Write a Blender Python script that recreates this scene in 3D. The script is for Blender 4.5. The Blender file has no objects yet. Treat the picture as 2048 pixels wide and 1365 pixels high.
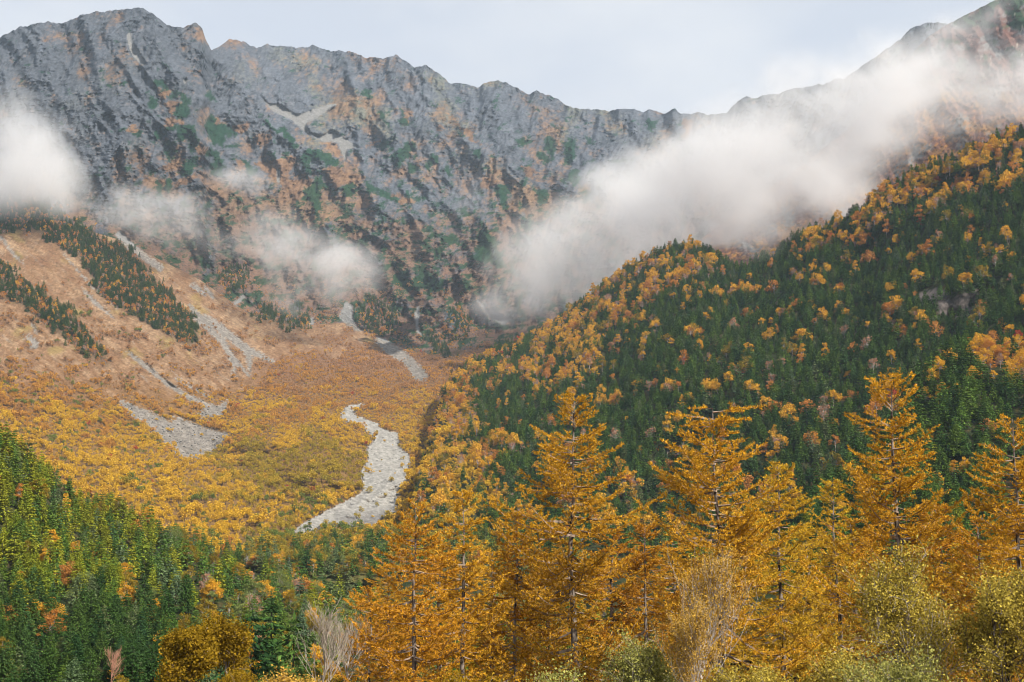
import bpy, math, random
import numpy as np
from mathutils import Vector

# ------------------------------------------------------------------ camera, sky, sun, exposure
S = bpy.context.scene
COL = S.collection
F, CU, CV, PITCH = 2737.0, 1024.0, 682.5, math.radians(10.0)
cam_d = bpy.data.cameras.new('camera'); cam = bpy.data.objects.new('camera', cam_d); COL.objects.link(cam)
cam_d.sensor_width = 36.0; cam_d.lens = 36.0 * F / 2048.0
cam_d.clip_start = 0.5; cam_d.clip_end = 30000.0
cam.location = (0, 0, 0); cam.rotation_euler = (math.pi / 2 + PITCH, 0, 0)
S.camera = cam

SUN_AZ, SUN_EL = math.radians(134.0), math.radians(38.0)      # clockwise from the view direction: right, behind the camera
sd = Vector((math.sin(SUN_AZ) * math.cos(SUN_EL), math.cos(SUN_AZ) * math.cos(SUN_EL), math.sin(SUN_EL)))
W = bpy.data.worlds.new('World'); S.world = W; W.use_nodes = True
nt = W.node_tree; nt.nodes.clear()
def N(nt, t, **kw):
    n = nt.nodes.new(t)
    for k, v in kw.items(): setattr(n, k, v)
    return n
sky = N(nt, 'ShaderNodeTexSky', sky_type='NISHITA', sun_disc=False, sun_elevation=SUN_EL, sun_rotation=SUN_AZ, altitude=1500.0, dust_density=1.5)
tc = N(nt, 'ShaderNodeTexCoord'); mp = N(nt, 'ShaderNodeMapping'); mp.inputs['Scale'].default_value = (2.2, 2.2, 4.5)
mp.inputs['Location'].default_value = (3.1, 0.4, 0.2)
nz = N(nt, 'ShaderNodeTexNoise'); nz.inputs['Scale'].default_value = 1.6; nz.inputs['Detail'].default_value = 5.0; nz.inputs['Roughness'].default_value = 0.5
rp = N(nt, 'ShaderNodeValToRGB'); rp.color_ramp.elements[0].position = 0.40; rp.color_ramp.elements[1].position = 0.60
rp.color_ramp.elements[0].color = (0.72, 0.72, 0.72, 1); rp.color_ramp.elements[1].color = (0.97, 0.97, 0.97, 1)
mx = N(nt, 'ShaderNodeMix', data_type='RGBA'); mx.inputs[7].default_value = (5.1, 5.2, 5.4, 1)
bg = N(nt, 'ShaderNodeBackground'); bg.inputs['Strength'].default_value = 0.10
wo = N(nt, 'ShaderNodeOutputWorld')
L = nt.links.new
L(tc.outputs['Generated'], mp.inputs['Vector']); L(mp.outputs['Vector'], nz.inputs['Vector']); L(nz.outputs['Fac'], rp.inputs['Fac'])
L(rp.outputs['Color'], mx.inputs[0]); L(sky.outputs['Color'], mx.inputs[6]); L(mx.outputs[2], bg.inputs['Color']); L(bg.outputs['Background'], wo.inputs['Surface'])
sun_d = bpy.data.lights.new('sun', 'SUN'); sun_d.energy = 5.0; sun_d.angle = math.radians(0.6); sun_d.color = (1.0, 0.925, 0.80)
sun = bpy.data.objects.new('sun', sun_d); COL.objects.link(sun); sun.rotation_euler = sd.to_track_quat('Z', 'Y').to_euler()
vs = S.view_settings; vs.view_transform = 'Standard'; vs.look = 'None'; vs.exposure = 0.74; vs.gamma = 1.0; vs.use_curve_mapping = False
cy = S.cycles
cy.use_denoising = True; cy.filter_width = 1.0; cy.max_bounces = 8; cy.diffuse_bounces = 2; cy.glossy_bounces = 1; cy.transmission_bounces = 2
cy.transparent_max_bounces = 8; cy.volume_bounces = 4; cy.volume_step_rate = 1.5; cy.volume_max_steps = 256
cy.use_adaptive_sampling = True; cy.adaptive_threshold = 0.015; cy.caustics_reflective = False; cy.caustics_refractive = False
S.render.use_persistent_data = False

# ------------------------------------------------------------------ numpy helpers
rng = np.random.default_rng(7)
PERM = np.concatenate([rng.permutation(256)] * 3).astype(np.int32)
ANG = rng.random(256) * 2 * np.pi
GX, GY = np.cos(ANG), np.sin(ANG)
G3 = rng.normal(size=(256, 3)); G3 /= np.linalg.norm(G3, axis=1)[:, None]
def pn2(x, y):
    xi = np.floor(x).astype(np.int64); yi = np.floor(y).astype(np.int64); xf = x - xi; yf = y - yi
    X = xi & 255; Y = yi & 255
    u = xf ** 3 * (xf * (xf * 6 - 15) + 10); v = yf ** 3 * (yf * (yf * 6 - 15) + 10)
    def g(a, b, dx, dy):
        h = PERM[PERM[a] + b]; return GX[h] * dx + GY[h] * dy
    X1 = (X + 1) & 255; Y1 = (Y + 1) & 255
    a = g(X, Y, xf, yf); b = g(X1, Y, xf - 1, yf); c = g(X, Y1, xf, yf - 1); d = g(X1, Y1, xf - 1, yf - 1)
    return ((a + u * (b - a)) + v * ((c + u * (d - c)) - (a + u * (b - a)))) * 1.5
def pn3(x, y, z):
    xi = np.floor(x).astype(np.int64); yi = np.floor(y).astype(np.int64); zi = np.floor(z).astype(np.int64)
    xf, yf, zf = x - xi, y - yi, z - zi; X, Y, Z = xi & 255, yi & 255, zi & 255
    f = lambda t: t * t * t * (t * (t * 6 - 15) + 10)
    u, v, w = f(xf), f(yf), f(zf); out = 0
    for i in (0, 1):
        for j in (0, 1):
            for k in (0, 1):
                h = PERM[PERM[PERM[(X + i) & 255] + ((Y + j) & 255)] + ((Z + k) & 255)]
                d = G3[h, 0] * (xf - i) + G3[h, 1] * (yf - j) + G3[h, 2] * (zf - k)
                out = out + d * (u if i else 1 - u) * (v if j else 1 - v) * (w if k else 1 - w)
    return out * 1.6
def fbm(x, y, o=5, gain=0.5):
    s = 0; a = 1.0; t = 0
    for i in range(o):
        s = s + a * pn2(x + 17.3 * i, y - 9.1 * i); t += a; a *= gain; x = x * 2.03; y = y * 2.03
    return s / t
def fbm3(x, y, z, o=4, gain=0.5):
    s = 0; a = 1.0; t = 0
    for i in range(o):
        s = s + a * pn3(x + 7.3 * i, y - 9.1 * i, z + 3.7 * i); t += a; a *= gain; x = x * 2.1; y = y * 2.1; z = z * 2.1
    return s / t
def ridged(x, y, o=5, gain=0.5):
    s = 0; a = 1.0; t = 0
    for i in range(o):
        s = s + a * (1 - np.abs(pn2(x + 31.7 * i, y + 11.9 * i)) * 1.6); t += a; a *= gain; x = x * 2.07; y = y * 2.07
    return s / t
def sst(a, b, x):
    t = np.clip((x - a) / (b - a), 0, 1); return t * t * (3 - 2 * t)
def lerp(a, b, t): return a + (b - a) * t
def unproj(u, v, Y):
    x = (u - CU) / F; y = (CV - v) / F
    dy = math.cos(PITCH) - y * math.sin(PITCH); dz = math.sin(PITCH) + y * math.cos(PITCH)
    k = Y / dy
    return np.stack([x * k, np.broadcast_to(Y, np.shape(k)) * np.ones_like(k), dz * k], -1)
def proj(P):
    d = P[..., 1] * math.cos(PITCH) + P[..., 2] * math.sin(PITCH); h = -P[..., 1] * math.sin(PITCH) + P[..., 2] * math.cos(PITCH)
    d = np.maximum(d, 1e-3)
    return CU + F * P[..., 0] / d, CV - F * h / d
def gblur(a, s, axis):
    n = int(3 * s) + 1; k = np.exp(-0.5 * (np.arange(-n, n + 1) / s) ** 2); k /= k.sum()
    p = [(0, 0)] * a.ndim; p[axis] = (n, n); b = np.pad(a, p, mode='edge')
    out = np.zeros_like(a)
    for i, w in enumerate(k):
        sl = [slice(None)] * a.ndim; sl[axis] = slice(i, i + a.shape[axis]); out += w * b[tuple(sl)]
    return out
# area maps: outlines of patches of rock, turf and wood, kept on a half-size grid (-200..2248, -200..1565)
MU0, MV0, MS, MW, MH = -200.0, -200.0, 2.0, 1225, 885
def raster(polys, blur=1.5):
    m = np.zeros((MH, MW)); 
    for p in polys:
        q = (np.array(p, float) - [MU0, MV0]) / MS
        x0, y0 = np.maximum(np.floor(q.min(0)).astype(int) - 1, 0); x1 = min(int(q[:, 0].max()) + 2, MW); y1 = min(int(q[:, 1].max()) + 2, MH)
        if x1 <= x0 or y1 <= y0: continue
        gx, gy = np.meshgrid(np.arange(x0, x1) + .5, np.arange(y0, y1) + .5); ins = np.zeros(gx.shape, bool)
        for i in range(len(q)):
            ax, ay = q[i - 1]; bx, by = q[i]
            if ay == by: continue
            c = ((ay > gy) != (by > gy)) & (gx < (bx - ax) * (gy - ay) / (by - ay) + ax); ins ^= c
        m[y0:y1, x0:x1] = np.maximum(m[y0:y1, x0:x1], ins)
    if blur: m = gblur(gblur(m, blur, 0), blur, 1)
    return m
def msample(m, u, v):
    x = np.clip((u - MU0) / MS - .5, 0, MW - 1.001); y = np.clip((v - MV0) / MS - .5, 0, MH - 1.001)
    xi = x.astype(int); yi = y.astype(int); xf = x - xi; yf = y - yi
    return (m[yi, xi] * (1 - xf) + m[yi, xi + 1] * xf) * (1 - yf) + (m[yi + 1, xi] * (1 - xf) + m[yi + 1, xi + 1] * xf) * yf
def crop(ox, oy, s, polys): return [[(ox + x * s, oy + y * s) for x, y in p] for p in polys]
def stroke(pts, w):        # a polyline with width as a polygon
    p = np.array(pts, float); d = np.gradient(p, axis=0); n = np.stack([-d[:, 1], d[:, 0]], 1); n /= np.linalg.norm(n, axis=1)[:, None] + 1e-9
    w = np.broadcast_to(np.array(w, float), (len(p),))[:, None] / 2
    return [tuple(a) for a in p + n * w] + [tuple(a) for a in (p - n * w)[::-1]]

# ------------------------------------------------------------------ materials
def new_mat(name):
    m = bpy.data.materials.new(name); m.use_nodes = True; m.node_tree.nodes.clear(); return m, m.node_tree
def terrain_mat(name, bump=0.6, scale=0.12, var=0.35, bdist=1.0, fine=0.6):
    m, t = new_mat(name); l = t.links.new
    at = N(t, 'ShaderNodeAttribute', attribute_name='col'); tcn = N(t, 'ShaderNodeTexCoord')
    n1 = N(t, 'ShaderNodeTexNoise'); n1.inputs['Scale'].default_value = scale; n1.inputs['Detail'].default_value = 6; n1.inputs['Roughness'].default_value = .65
    n2 = N(t, 'ShaderNodeTexNoise'); n2.inputs['Scale'].default_value = fine; n2.inputs['Detail'].default_value = 3
    l(tcn.outputs['Object'], n1.inputs['Vector']); l(tcn.outputs['Object'], n2.inputs['Vector'])
    mr = N(t, 'ShaderNodeMapRange'); mr.inputs[1].default_value = .3; mr.inputs[2].default_value = .7; mr.inputs[3].default_value = 1 - var; mr.inputs[4].default_value = 1 + var
    l(n1.outputs['Fac'], mr.inputs[0])
    ml = N(t, 'ShaderNodeVectorMath', operation='SCALE'); l(at.outputs['Color'], ml.inputs[0]); l(mr.outputs[0], ml.inputs['Scale'])
    b = N(t, 'ShaderNodeBump'); b.inputs['Strength'].default_value = bump; b.inputs['Distance'].default_value = bdist
    ad = N(t, 'ShaderNodeMath', operation='ADD'); l(n1.outputs['Fac'], ad.inputs[0]); l(n2.outputs['Fac'], ad.inputs[1]); l(ad.outputs[0], b.inputs['Height'])
    d = N(t, 'ShaderNodeBsdfDiffuse'); d.inputs['Roughness'].default_value = .6; l(ml.outputs[0], d.inputs['Color']); l(b.outputs[0], d.inputs['Normal'])
    o = N(t, 'ShaderNodeOutputMaterial'); l(d.outputs[0], o.inputs['Surface']); return m
def leaf_mat(name, cols, trans=0.3, var=0.35):
    """cols: tones between which whole trees vary; single leaves vary in brightness."""
    m, t = new_mat(name); l = t.links.new
    if len(cols) == 1: cols = [cols[0], tuple(x * .88 for x in cols[0])]
    oi = N(t, 'ShaderNodeObjectInfo'); ge = N(t, 'ShaderNodeNewGeometry')
    cr = N(t, 'ShaderNodeValToRGB'); e = cr.color_ramp.elements
    while len(e) < len(cols): e.new(0.5)
    for i, c in enumerate(cols): e[i].position = i / max(1, len(cols) - 1); e[i].color = (*c, 1)
    l(oi.outputs['Random'], cr.inputs['Fac'])
    mr = N(t, 'ShaderNodeMapRange'); mr.inputs[3].default_value = 1 - var; mr.inputs[4].default_value = 1 + var; l(ge.outputs['Random Per Island'], mr.inputs[0])
    sc = N(t, 'ShaderNodeVectorMath', operation='SCALE'); l(cr.outputs['Color'], sc.inputs[0]); l(mr.outputs[0], sc.inputs['Scale'])
    d = N(t, 'ShaderNodeBsdfDiffuse'); tr = N(t, 'ShaderNodeBsdfTranslucent'); mxs = N(t, 'ShaderNodeMixShader'); mxs.inputs[0].default_value = trans
    l(sc.outputs[0], d.inputs['Color']); l(sc.outputs[0], tr.inputs['Color']); l(d.outputs[0], mxs.inputs[1]); l(tr.outputs[0], mxs.inputs[2])
    o = N(t, 'ShaderNodeOutputMaterial'); l(mxs.outputs[0], o.inputs['Surface']); return m
def bark_mat(name, c1, c2, scale=3.0):
    m, t = new_mat(name); l = t.links.new
    tcn = N(t, 'ShaderNodeTexCoord'); mpn = N(t, 'ShaderNodeMapping'); mpn.inputs['Scale'].default_value = (1, 1, .35)
    n1 = N(t, 'ShaderNodeTexNoise'); n1.inputs['Scale'].default_value = scale; n1.inputs['Detail'].default_value = 5
    cr = N(t, 'ShaderNodeValToRGB'); cr.color_ramp.elements[0].position = .38; cr.color_ramp.elements[1].position = .62
    cr.color_ramp.elements[0].color = (*c1, 1); cr.color_ramp.elements[1].color = (*c2, 1)
    l(tcn.outputs['Object'], mpn.inputs[0]); l(mpn.outputs[0], n1.inputs['Vector']); l(n1.outputs['Fac'], cr.inputs['Fac'])
    b = N(t, 'ShaderNodeBump'); b.inputs['Strength'].default_value = .5; b.inputs['Distance'].default_value = .05; l(n1.outputs['Fac'], b.inputs['Height'])
    d = N(t, 'ShaderNodeBsdfDiffuse'); l(cr.outputs[0], d.inputs['Color']); l(b.outputs[0], d.inputs['Normal'])
    o = N(t, 'ShaderNodeOutputMaterial'); l(d.outputs[0], o.inputs['Surface']); return m

M = {}
M['rock'] = terrain_mat('rock_wall', bump=.8, scale=.05, var=.2, bdist=4.0, fine=.2)
M['turf'] = terrain_mat('turf_slope', bump=1.0, scale=.12, var=.35, bdist=2.5, fine=.5)
M['soil'] = terrain_mat('forest_soil', bump=.8, scale=.15, var=.3, bdist=1.0)
M['gravel'] = terrain_mat('gravel', bump=1.0, scale=.35, var=.35, bdist=1.2, fine=1.2)
M['stone'] = bark_mat('boulder_stone', (.12, .118, .115), (.27, .26, .25), .8)
FIR = {
 'dark green': leaf_mat('fir_dark', [(.028, .070, .022), (.050, .106, .024), (.085, .140, .026), (.034, .084, .032)], .16, .6),
 'mid green': leaf_mat('fir_mid', [(.085, .165, .030), (.125, .195, .030), (.070, .145, .045)], .16, .6),
 'yellow-green': leaf_mat('fir_yellow_green', [(.235, .265, .022), (.29, .29, .025), (.18, .235, .025)], .16, .6),
 'grey-green': leaf_mat('fir_grey_green', [(.11, .17, .075), (.15, .18, .07), (.095, .155, .08)], .16, .6)}
GOLD = {
 'golden yellow': leaf_mat('leaf_gold', [(.62, .33, .03), (.68, .39, .04), (.54, .29, .03)], .3),
 'orange': leaf_mat('leaf_orange', [(.46, .19, .04), (.52, .23, .05), (.40, .18, .05)], .3),
 'pinkish tan': leaf_mat('leaf_tan', [(.36, .18, .10), (.42, .20, .10), (.30, .16, .10)], .3),
 'red': leaf_mat('leaf_red', [(.42, .06, .03), (.36, .09, .04)], .3),
 'olive gold': leaf_mat('leaf_olive', [(.25, .18, .025), (.30, .20, .02), (.20, .17, .03)], .3),
 'pale green': leaf_mat('leaf_pale_green', [(.20, .23, .07), (.17, .21, .06)], .3)}
SCRUB = {'scrub tan': leaf_mat('scrub_tan', [(.40, .21, .09), (.48, .26, .095), (.33, .17, .075)], .3), 'scrub orange': leaf_mat('scrub_orange', [(.52, .26, .055), (.58, .31, .055), (.45, .22, .055)], .3), 'scrub gold': leaf_mat('scrub_gold', [(.62, .38, .035), (.68, .43, .035), (.54, .32, .045)], .3),
 'scrub olive': leaf_mat('scrub_olive', [(.38, .28, .035), (.45, .31, .035), (.29, .24, .035)], .3), 'scrub green': leaf_mat('scrub_green', [(.12, .17, .04), (.20, .23, .05)], .3), 'red': GOLD['red']}
M['bark'] = bark_mat('bark_brown', (.035, .026, .020), (.10, .08, .065))
M['birchbark'] = bark_mat('bark_birch', (.22, .18, .16), (.52, .47, .43))
M['larchbark'] = bark_mat('bark_larch', (.035, .026, .022), (.26, .22, .19), 4.0)
M['larchtwig'] = bark_mat('bark_larch_twig', (.12, .09, .07), (.36, .28, .22), 2.0)

# ------------------------------------------------------------------ mesh builders
def mk_mesh(name, V, faces, mats, midx=None, smooth=False, col=None):
    """faces: list of int arrays (n,3) or (n,4)"""
    me = bpy.data.meshes.new(name); V = np.asarray(V, np.float32)
    me.vertices.add(len(V)); me.vertices.foreach_set('co', V.ravel())
    lv = np.concatenate([f.ravel() for f in faces]).astype(np.int32); cnt = np.concatenate([np.full(len(f), f.shape[1]) for f in faces]).astype(np.int32)
    st = np.concatenate([[0], np.cumsum(cnt)[:-1]]).astype(np.int32)
    me.loops.add(len(lv)); me.loops.foreach_set('vertex_index', lv); me.polygons.add(len(cnt)); me.polygons.foreach_set('loop_start', st)
    for m in mats: me.materials.append(m)
    if midx is not None: me.polygons.foreach_set('material_index', np.asarray(midx, np.int32))
    me.polygons.foreach_set('use_smooth', np.full(len(cnt), smooth))
    me.update(calc_edges=True)
    if col is not None:
        a = me.attributes.new('col', 'FLOAT_COLOR', 'POINT'); c = np.ones((len(V), 4), np.float32); c[:, :3] = np.clip(col, 0, 1); a.data.foreach_set('color', c.ravel())
    return me
def mk_obj(name, me, parent=None, **props):
    o = bpy.data.objects.new(name, me); COL.objects.link(o)
    if parent is not None: o.parent = parent
    for k, v in props.items(): o[k] = v
    return o
def grid_faces(nr, nc):
    i = np.arange(nr * nc).reshape(nr, nc)
    return np.stack([i[:-1, :-1], i[:-1, 1:], i[1:, 1:], i[1:, :-1]], -1).reshape(-1, 4)

# ------------------------------------------------------------------ the land: slopes lofted through survey lines
class Layer:
    def __init__(s, lines, disp, smooth=60):
        s.uu = np.arange(-420, 2500, 4.0); s.V = []; s.R = []
        for k, ln in enumerate(lines):
            a = np.array(ln, float); v = np.interp(s.uu, a[:, 0], a[:, 1]); r = np.interp(s.uu, a[:, 0], a[:, 2])
            if k < len(lines) - 1: v = gblur(v, smooth / 4, 0)
            s.V.append(v); s.R.append(gblur(r, smooth / 4, 0))
        s.disp = disp
    def top(s, u): return np.interp(u, s.uu, s.V[-1])
    def bot(s, u): return np.interp(u, s.uu, s.V[0])
    def base(s, u, v):
        out = None
        for k in range(len(s.V) - 1):
            v0 = np.interp(u, s.uu, s.V[k]); v1 = np.interp(u, s.uu, s.V[k + 1]); r0 = np.interp(u, s.uu, s.R[k]); r1 = np.interp(u, s.uu, s.R[k + 1])
            t = np.clip((v0 - v) / np.maximum(v0 - v1, 1e-3), 0, 1); q = 1 / r0 + (1 / r1 - 1 / r0) * t
            out = q if out is None else np.where(v < v0, q, out)
        return 1 / out
    def depth(s, u, v): return s.base(u, v) + s.disp(u, v)
    def pos(s, u, v): return unproj(u, v, s.depth(u, v))
    def mesh(s, name, mat, colf, u0, u1, nu, nv, vlo=None, vhi=None, skirt=True):
        u = np.linspace(u0, u1, nu); a = s.bot(u) if vlo is None else np.interp(u, vlo[0], vlo[1]); b = s.top(u) if vhi is None else np.interp(u, vhi[0], vhi[1])
        a = np.maximum(a, b + 1)
        t = np.linspace(0, 1, nv)[:, None]; vv = a[None] + (b - a)[None] * t; uu = np.broadcast_to(u[None], vv.shape)
        P = s.pos(uu, vv); C = colf(uu, vv)
        if skirt:
            ps, cs = [P], [C]
            for k in range(1, 8):
                q = P[-1].copy(); ext = k * q[:, 1] * .02; sc = 1 + ext / q[:, 1]; z = q[:, 2].copy(); q *= sc[:, None]; q[:, 2] = z - ext * .8
                ps.append(q[None]); cs.append(C[-1:])
            P = np.concatenate(ps); C = np.concatenate(cs)
        nr, nc = P.shape[:2]
        me = mk_mesh(name, P.reshape(-1, 3), [grid_faces(nr, nc)], [mat], smooth=True, col=C.reshape(-1, 3))
        return mk_obj(name, me, kind='structure')

sky_line = [(-420, 150, 3000), (-150, 110, 3050), (0, 74, 3100), (34, 56, 3100), (68, 47, 3100), (99, 43, 3100), (120, 46, 3100), (150, 36, 3150), (171, 26, 3200), (226, 20, 3200), (253, 16, 3200), (284, 14, 3200),
 (301, 24, 3200), (318, 36, 3200), (339, 51, 3200), (366, 56, 3200), (380, 48, 3200), (392, 45, 3200), (404, 55, 3220), (412, 79, 3250), (423, 101, 3300), (441, 91, 3400), (458, 79, 3500), (475, 78, 3550), (496, 87, 3650), (513, 97, 3750),
 (534, 87, 3800), (564, 93, 3850), (595, 94, 3900), (629, 92, 3900), (660, 99, 3900), (700, 102, 3900), (735, 115, 3900), (769, 115, 3900), (793, 109, 3850), (813, 121, 3850), (827, 133, 3850), (851, 129, 3850), (875, 144, 3850), (902, 166, 3850),
 (933, 167, 3850), (957, 172, 3850), (974, 164, 3850), (998, 161, 3850), (1022, 168, 3850), (1043, 180, 3850), (1060, 190, 3850), (1073, 182, 3850), (1091, 188, 3850), (1118, 196, 3850), (1138, 213, 3850), (1169, 217, 3850), (1210, 220, 3850),
 (1220, 222, 3850), (1241, 216, 3850), (1268, 217, 3850), (1282, 222, 3850), (1303, 218, 3800), (1330, 226, 3800), (1349, 216, 3800), (1361, 227, 3800), (1382, 226, 3800), (1398, 222, 3800), (1416, 227, 3800), (1454, 224, 3800), (1475, 204, 3750),
 (1492, 192, 3750), (1512, 196, 3750), (1533, 189, 3750), (1560, 186, 3750), (1577, 178, 3700), (1608, 173, 3700), (1649, 168, 3700), (1670, 157, 3700), (1690, 156, 3700), (1740, 120, 3700), (1806, 74, 3700), (1820, 56, 3700), (1845, 48, 3700), (1871, 43, 3700),
 (1892, 48, 3700), (1960, 60, 3700), (2500, 60, 3700)]
sky_line = [(a, b, r) for a, b, r in sky_line]
A_lines = [
 [(-420, 1225, 600), (2500, 1225, 600)],
 [(-420, 1120, 650), (0, 1120, 650), (600, 1130, 650), (1000, 1140, 650), (2500, 1140, 650)],
 [(-420, 1000, 900), (0, 960, 900), (300, 1020, 850), (600, 1065, 850), (750, 1050, 900), (900, 1060, 900), (2500, 1080, 900)],
 [(-420, 800, 1150), (0, 820, 1200), (250, 880, 1300), (450, 920, 1350), (600, 900, 1350), (740, 870, 1400), (830, 880, 1400), (1000, 900, 1350), (2500, 950, 1300)],
 [(-420, 640, 1400), (0, 650, 1500), (200, 740, 1550), (450, 800, 1650), (690, 810, 1700), (760, 800, 1750), (900, 780, 1800), (1100, 760, 1800), (2500, 760, 1800)],
 [(-420, 400, 1900), (0, 450, 2000), (240, 480, 2150), (400, 560, 2250), (500, 630, 2350), (620, 650, 2450), (700, 640, 2550), (760, 680, 2450), (850, 700, 2400), (1000, 665, 2450), (1200, 620, 2500), (2500, 600, 2500)],
 [(-420, 200, 2500), (0, 220, 2550), (300, 210, 2600), (420, 300, 2750), (560, 330, 3000), (680, 330, 3200), (800, 400, 3100), (1000, 420, 3100), (1300, 400, 3150), (1700, 380, 3100), (2500, 350, 3100)],
 sky_line]
wall_base = np.array([(-420, 400), (0, 440), (100, 440), (240, 480), (400, 560), (500, 630), (620, 650), (700, 645), (760, 680), (850, 712), (1000, 690), (1200, 640), (2500, 620)], float)

# patches on the great wall, read off the photograph
z1 = (200, 120, .2051); z2 = (560, 160, .2051); z3 = (960, 180, .2441); z4 = (560, 400, .2441); z5 = (560, 640, .3298)
pine_polys = crop(*z1, [
 [(520,290),(530,220),(580,185),(640,210),(690,270),(640,290),(600,250)], [(640,400),(690,330),(780,305),(850,350),(880,430),(880,560),(780,580),(730,520),(740,470),(800,400),(760,350)],
 [(450,360),(540,340),(550,430),(500,480)], [(770,620),(930,620),(950,700),(940,880),(870,920),(890,800),(740,790)], [(470,820),(560,700),(700,640),(780,640),(700,680),(600,760)],
 [(610,790),(720,780),(740,850),(720,970),(660,980),(630,880)], [(1010,640),(1080,520),(1140,600),(1250,650),(1330,720),(1320,760),(1230,720),(1190,860),(1130,820),(1060,740)],
 [(1060,820),(1130,880),(1190,930),(1200,1130),(1120,1130),(1060,1050),(1130,940),(1030,960)], [(780,1120),(800,1020),(890,940),(960,990),(900,1080),(850,1150)],
 [(1310,900),(1380,960),(1490,1020),(1530,1110),(1450,1130),(1400,1020)], [(540,1180),(600,1200),(610,1330),(550,1310)], [(630,1180),(690,1170),(690,1290),(640,1300)],
 [(1590,560),(1660,640),(1800,690),(1760,720),(1680,700),(1610,650)], [(1650,900),(1710,880),(1700,980),(1660,990)], [(1010,320),(1070,300),(1130,430),(1080,400)],
 [(60,240),(130,220),(120,270),(70,270)], [(480,1080),(580,1080),(560,1110),(490,1110)], [(300,700),(410,670),(400,740),(370,760)], [(580,30),(640,50),(720,160),(680,120)], [(130,230),(270,210),(260,250)]]) + crop(*z2, [
 [(210,770),(260,670),(370,690),(430,690),(540,780),(600,840),(440,840),(400,780),(260,800),(320,900),(260,950)], [(185,1160),(340,1000),(380,920),(430,1000),(530,1100),(430,1050),(380,1110),(390,1310),(340,1320),(320,1200)],
 [(590,1110),(650,1020),(730,990),(730,1060),(680,1130)], [(830,980),(940,1060),(1060,1100),(1190,1210),(1130,1200),(980,1120),(900,1080),(890,1160),(830,1100)], [(820,90),(910,100),(910,180),(850,200),(800,140)],
 [(940,280),(1000,310),(1040,420),(1130,520),(1050,470),(960,350)], [(1140,390),(1240,370),(1230,450),(1150,430)], [(960,640),(1020,570),(1090,590),(1050,690),(980,670)], [(1080,770),(1180,650),(1280,590),(1320,640),(1240,770),(1160,850),(1070,840)],
 [(1420,820),(1490,700),(1560,770),(1450,850),(1430,920)], [(1240,830),(1310,810),(1390,920),(1260,890)], [(1880,670),(1950,680),(1990,740),(1930,780),(1880,720)], [(1600,870),(1640,810),(1690,920),(1640,950)],
 [(1230,1080),(1290,1110),(1280,1150),(1230,1140)], [(1470,240),(1530,230),(1520,280)], [(0,400),(60,500),(150,600),(180,680),(120,680),(60,560)], [(1170,240),(1210,300),(1240,350),(1190,340)], [(1340,40),(1400,120),(1390,150)], [(1680,400),(1790,540),(1830,600),(1740,520)]]) + crop(*z3, [
 [(690,440),(730,370),(780,420),(770,560),(740,620),(690,600)], [(720,680),(780,640),(840,720),(820,770),(740,780)], [(530,400),(590,390),(620,500),(600,580),(530,480)], [(460,490),(520,520),(590,600),(520,610)],
 [(830,350),(900,400),(940,460),(880,440)], [(80,820),(180,760),(260,800),(170,850)], [(130,860),(260,830),(200,1000)], [(1610,390),(1650,350),(1650,440)], [(1620,540),(1740,430),(1770,470),(1640,580)], [(330,1040),(420,1080),(440,1160),(350,1130)],
 [(0,1060),(60,1140),(170,1360),(0,1360)], [(400,100),(440,130),(540,180),(480,170)], [(290,420),(410,390),(410,450),(300,450)], [(590,270),(620,260),(650,330),(600,310)], [(1360,220),(1410,230),(1440,330),(1380,330)], [(400,800),(440,790),(470,830),(430,850)], [(480,820),(560,800),(520,960),(470,900)]]) + crop(*z4, [
 [(270,0),(320,40),(330,200),(380,280),(340,240)], [(810,420),(840,340),(890,420),(850,460)], [(1600,480),(1640,200),(1700,250),(1830,450),(1860,590),(1780,560),(1720,520)], [(950,600),(1060,560),(1060,740),(920,690)], [(1110,650),(1160,560),(1270,620),(1330,750),(1200,760)], [(1300,320),(1400,300),(1440,340),(1350,350)]])
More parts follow.
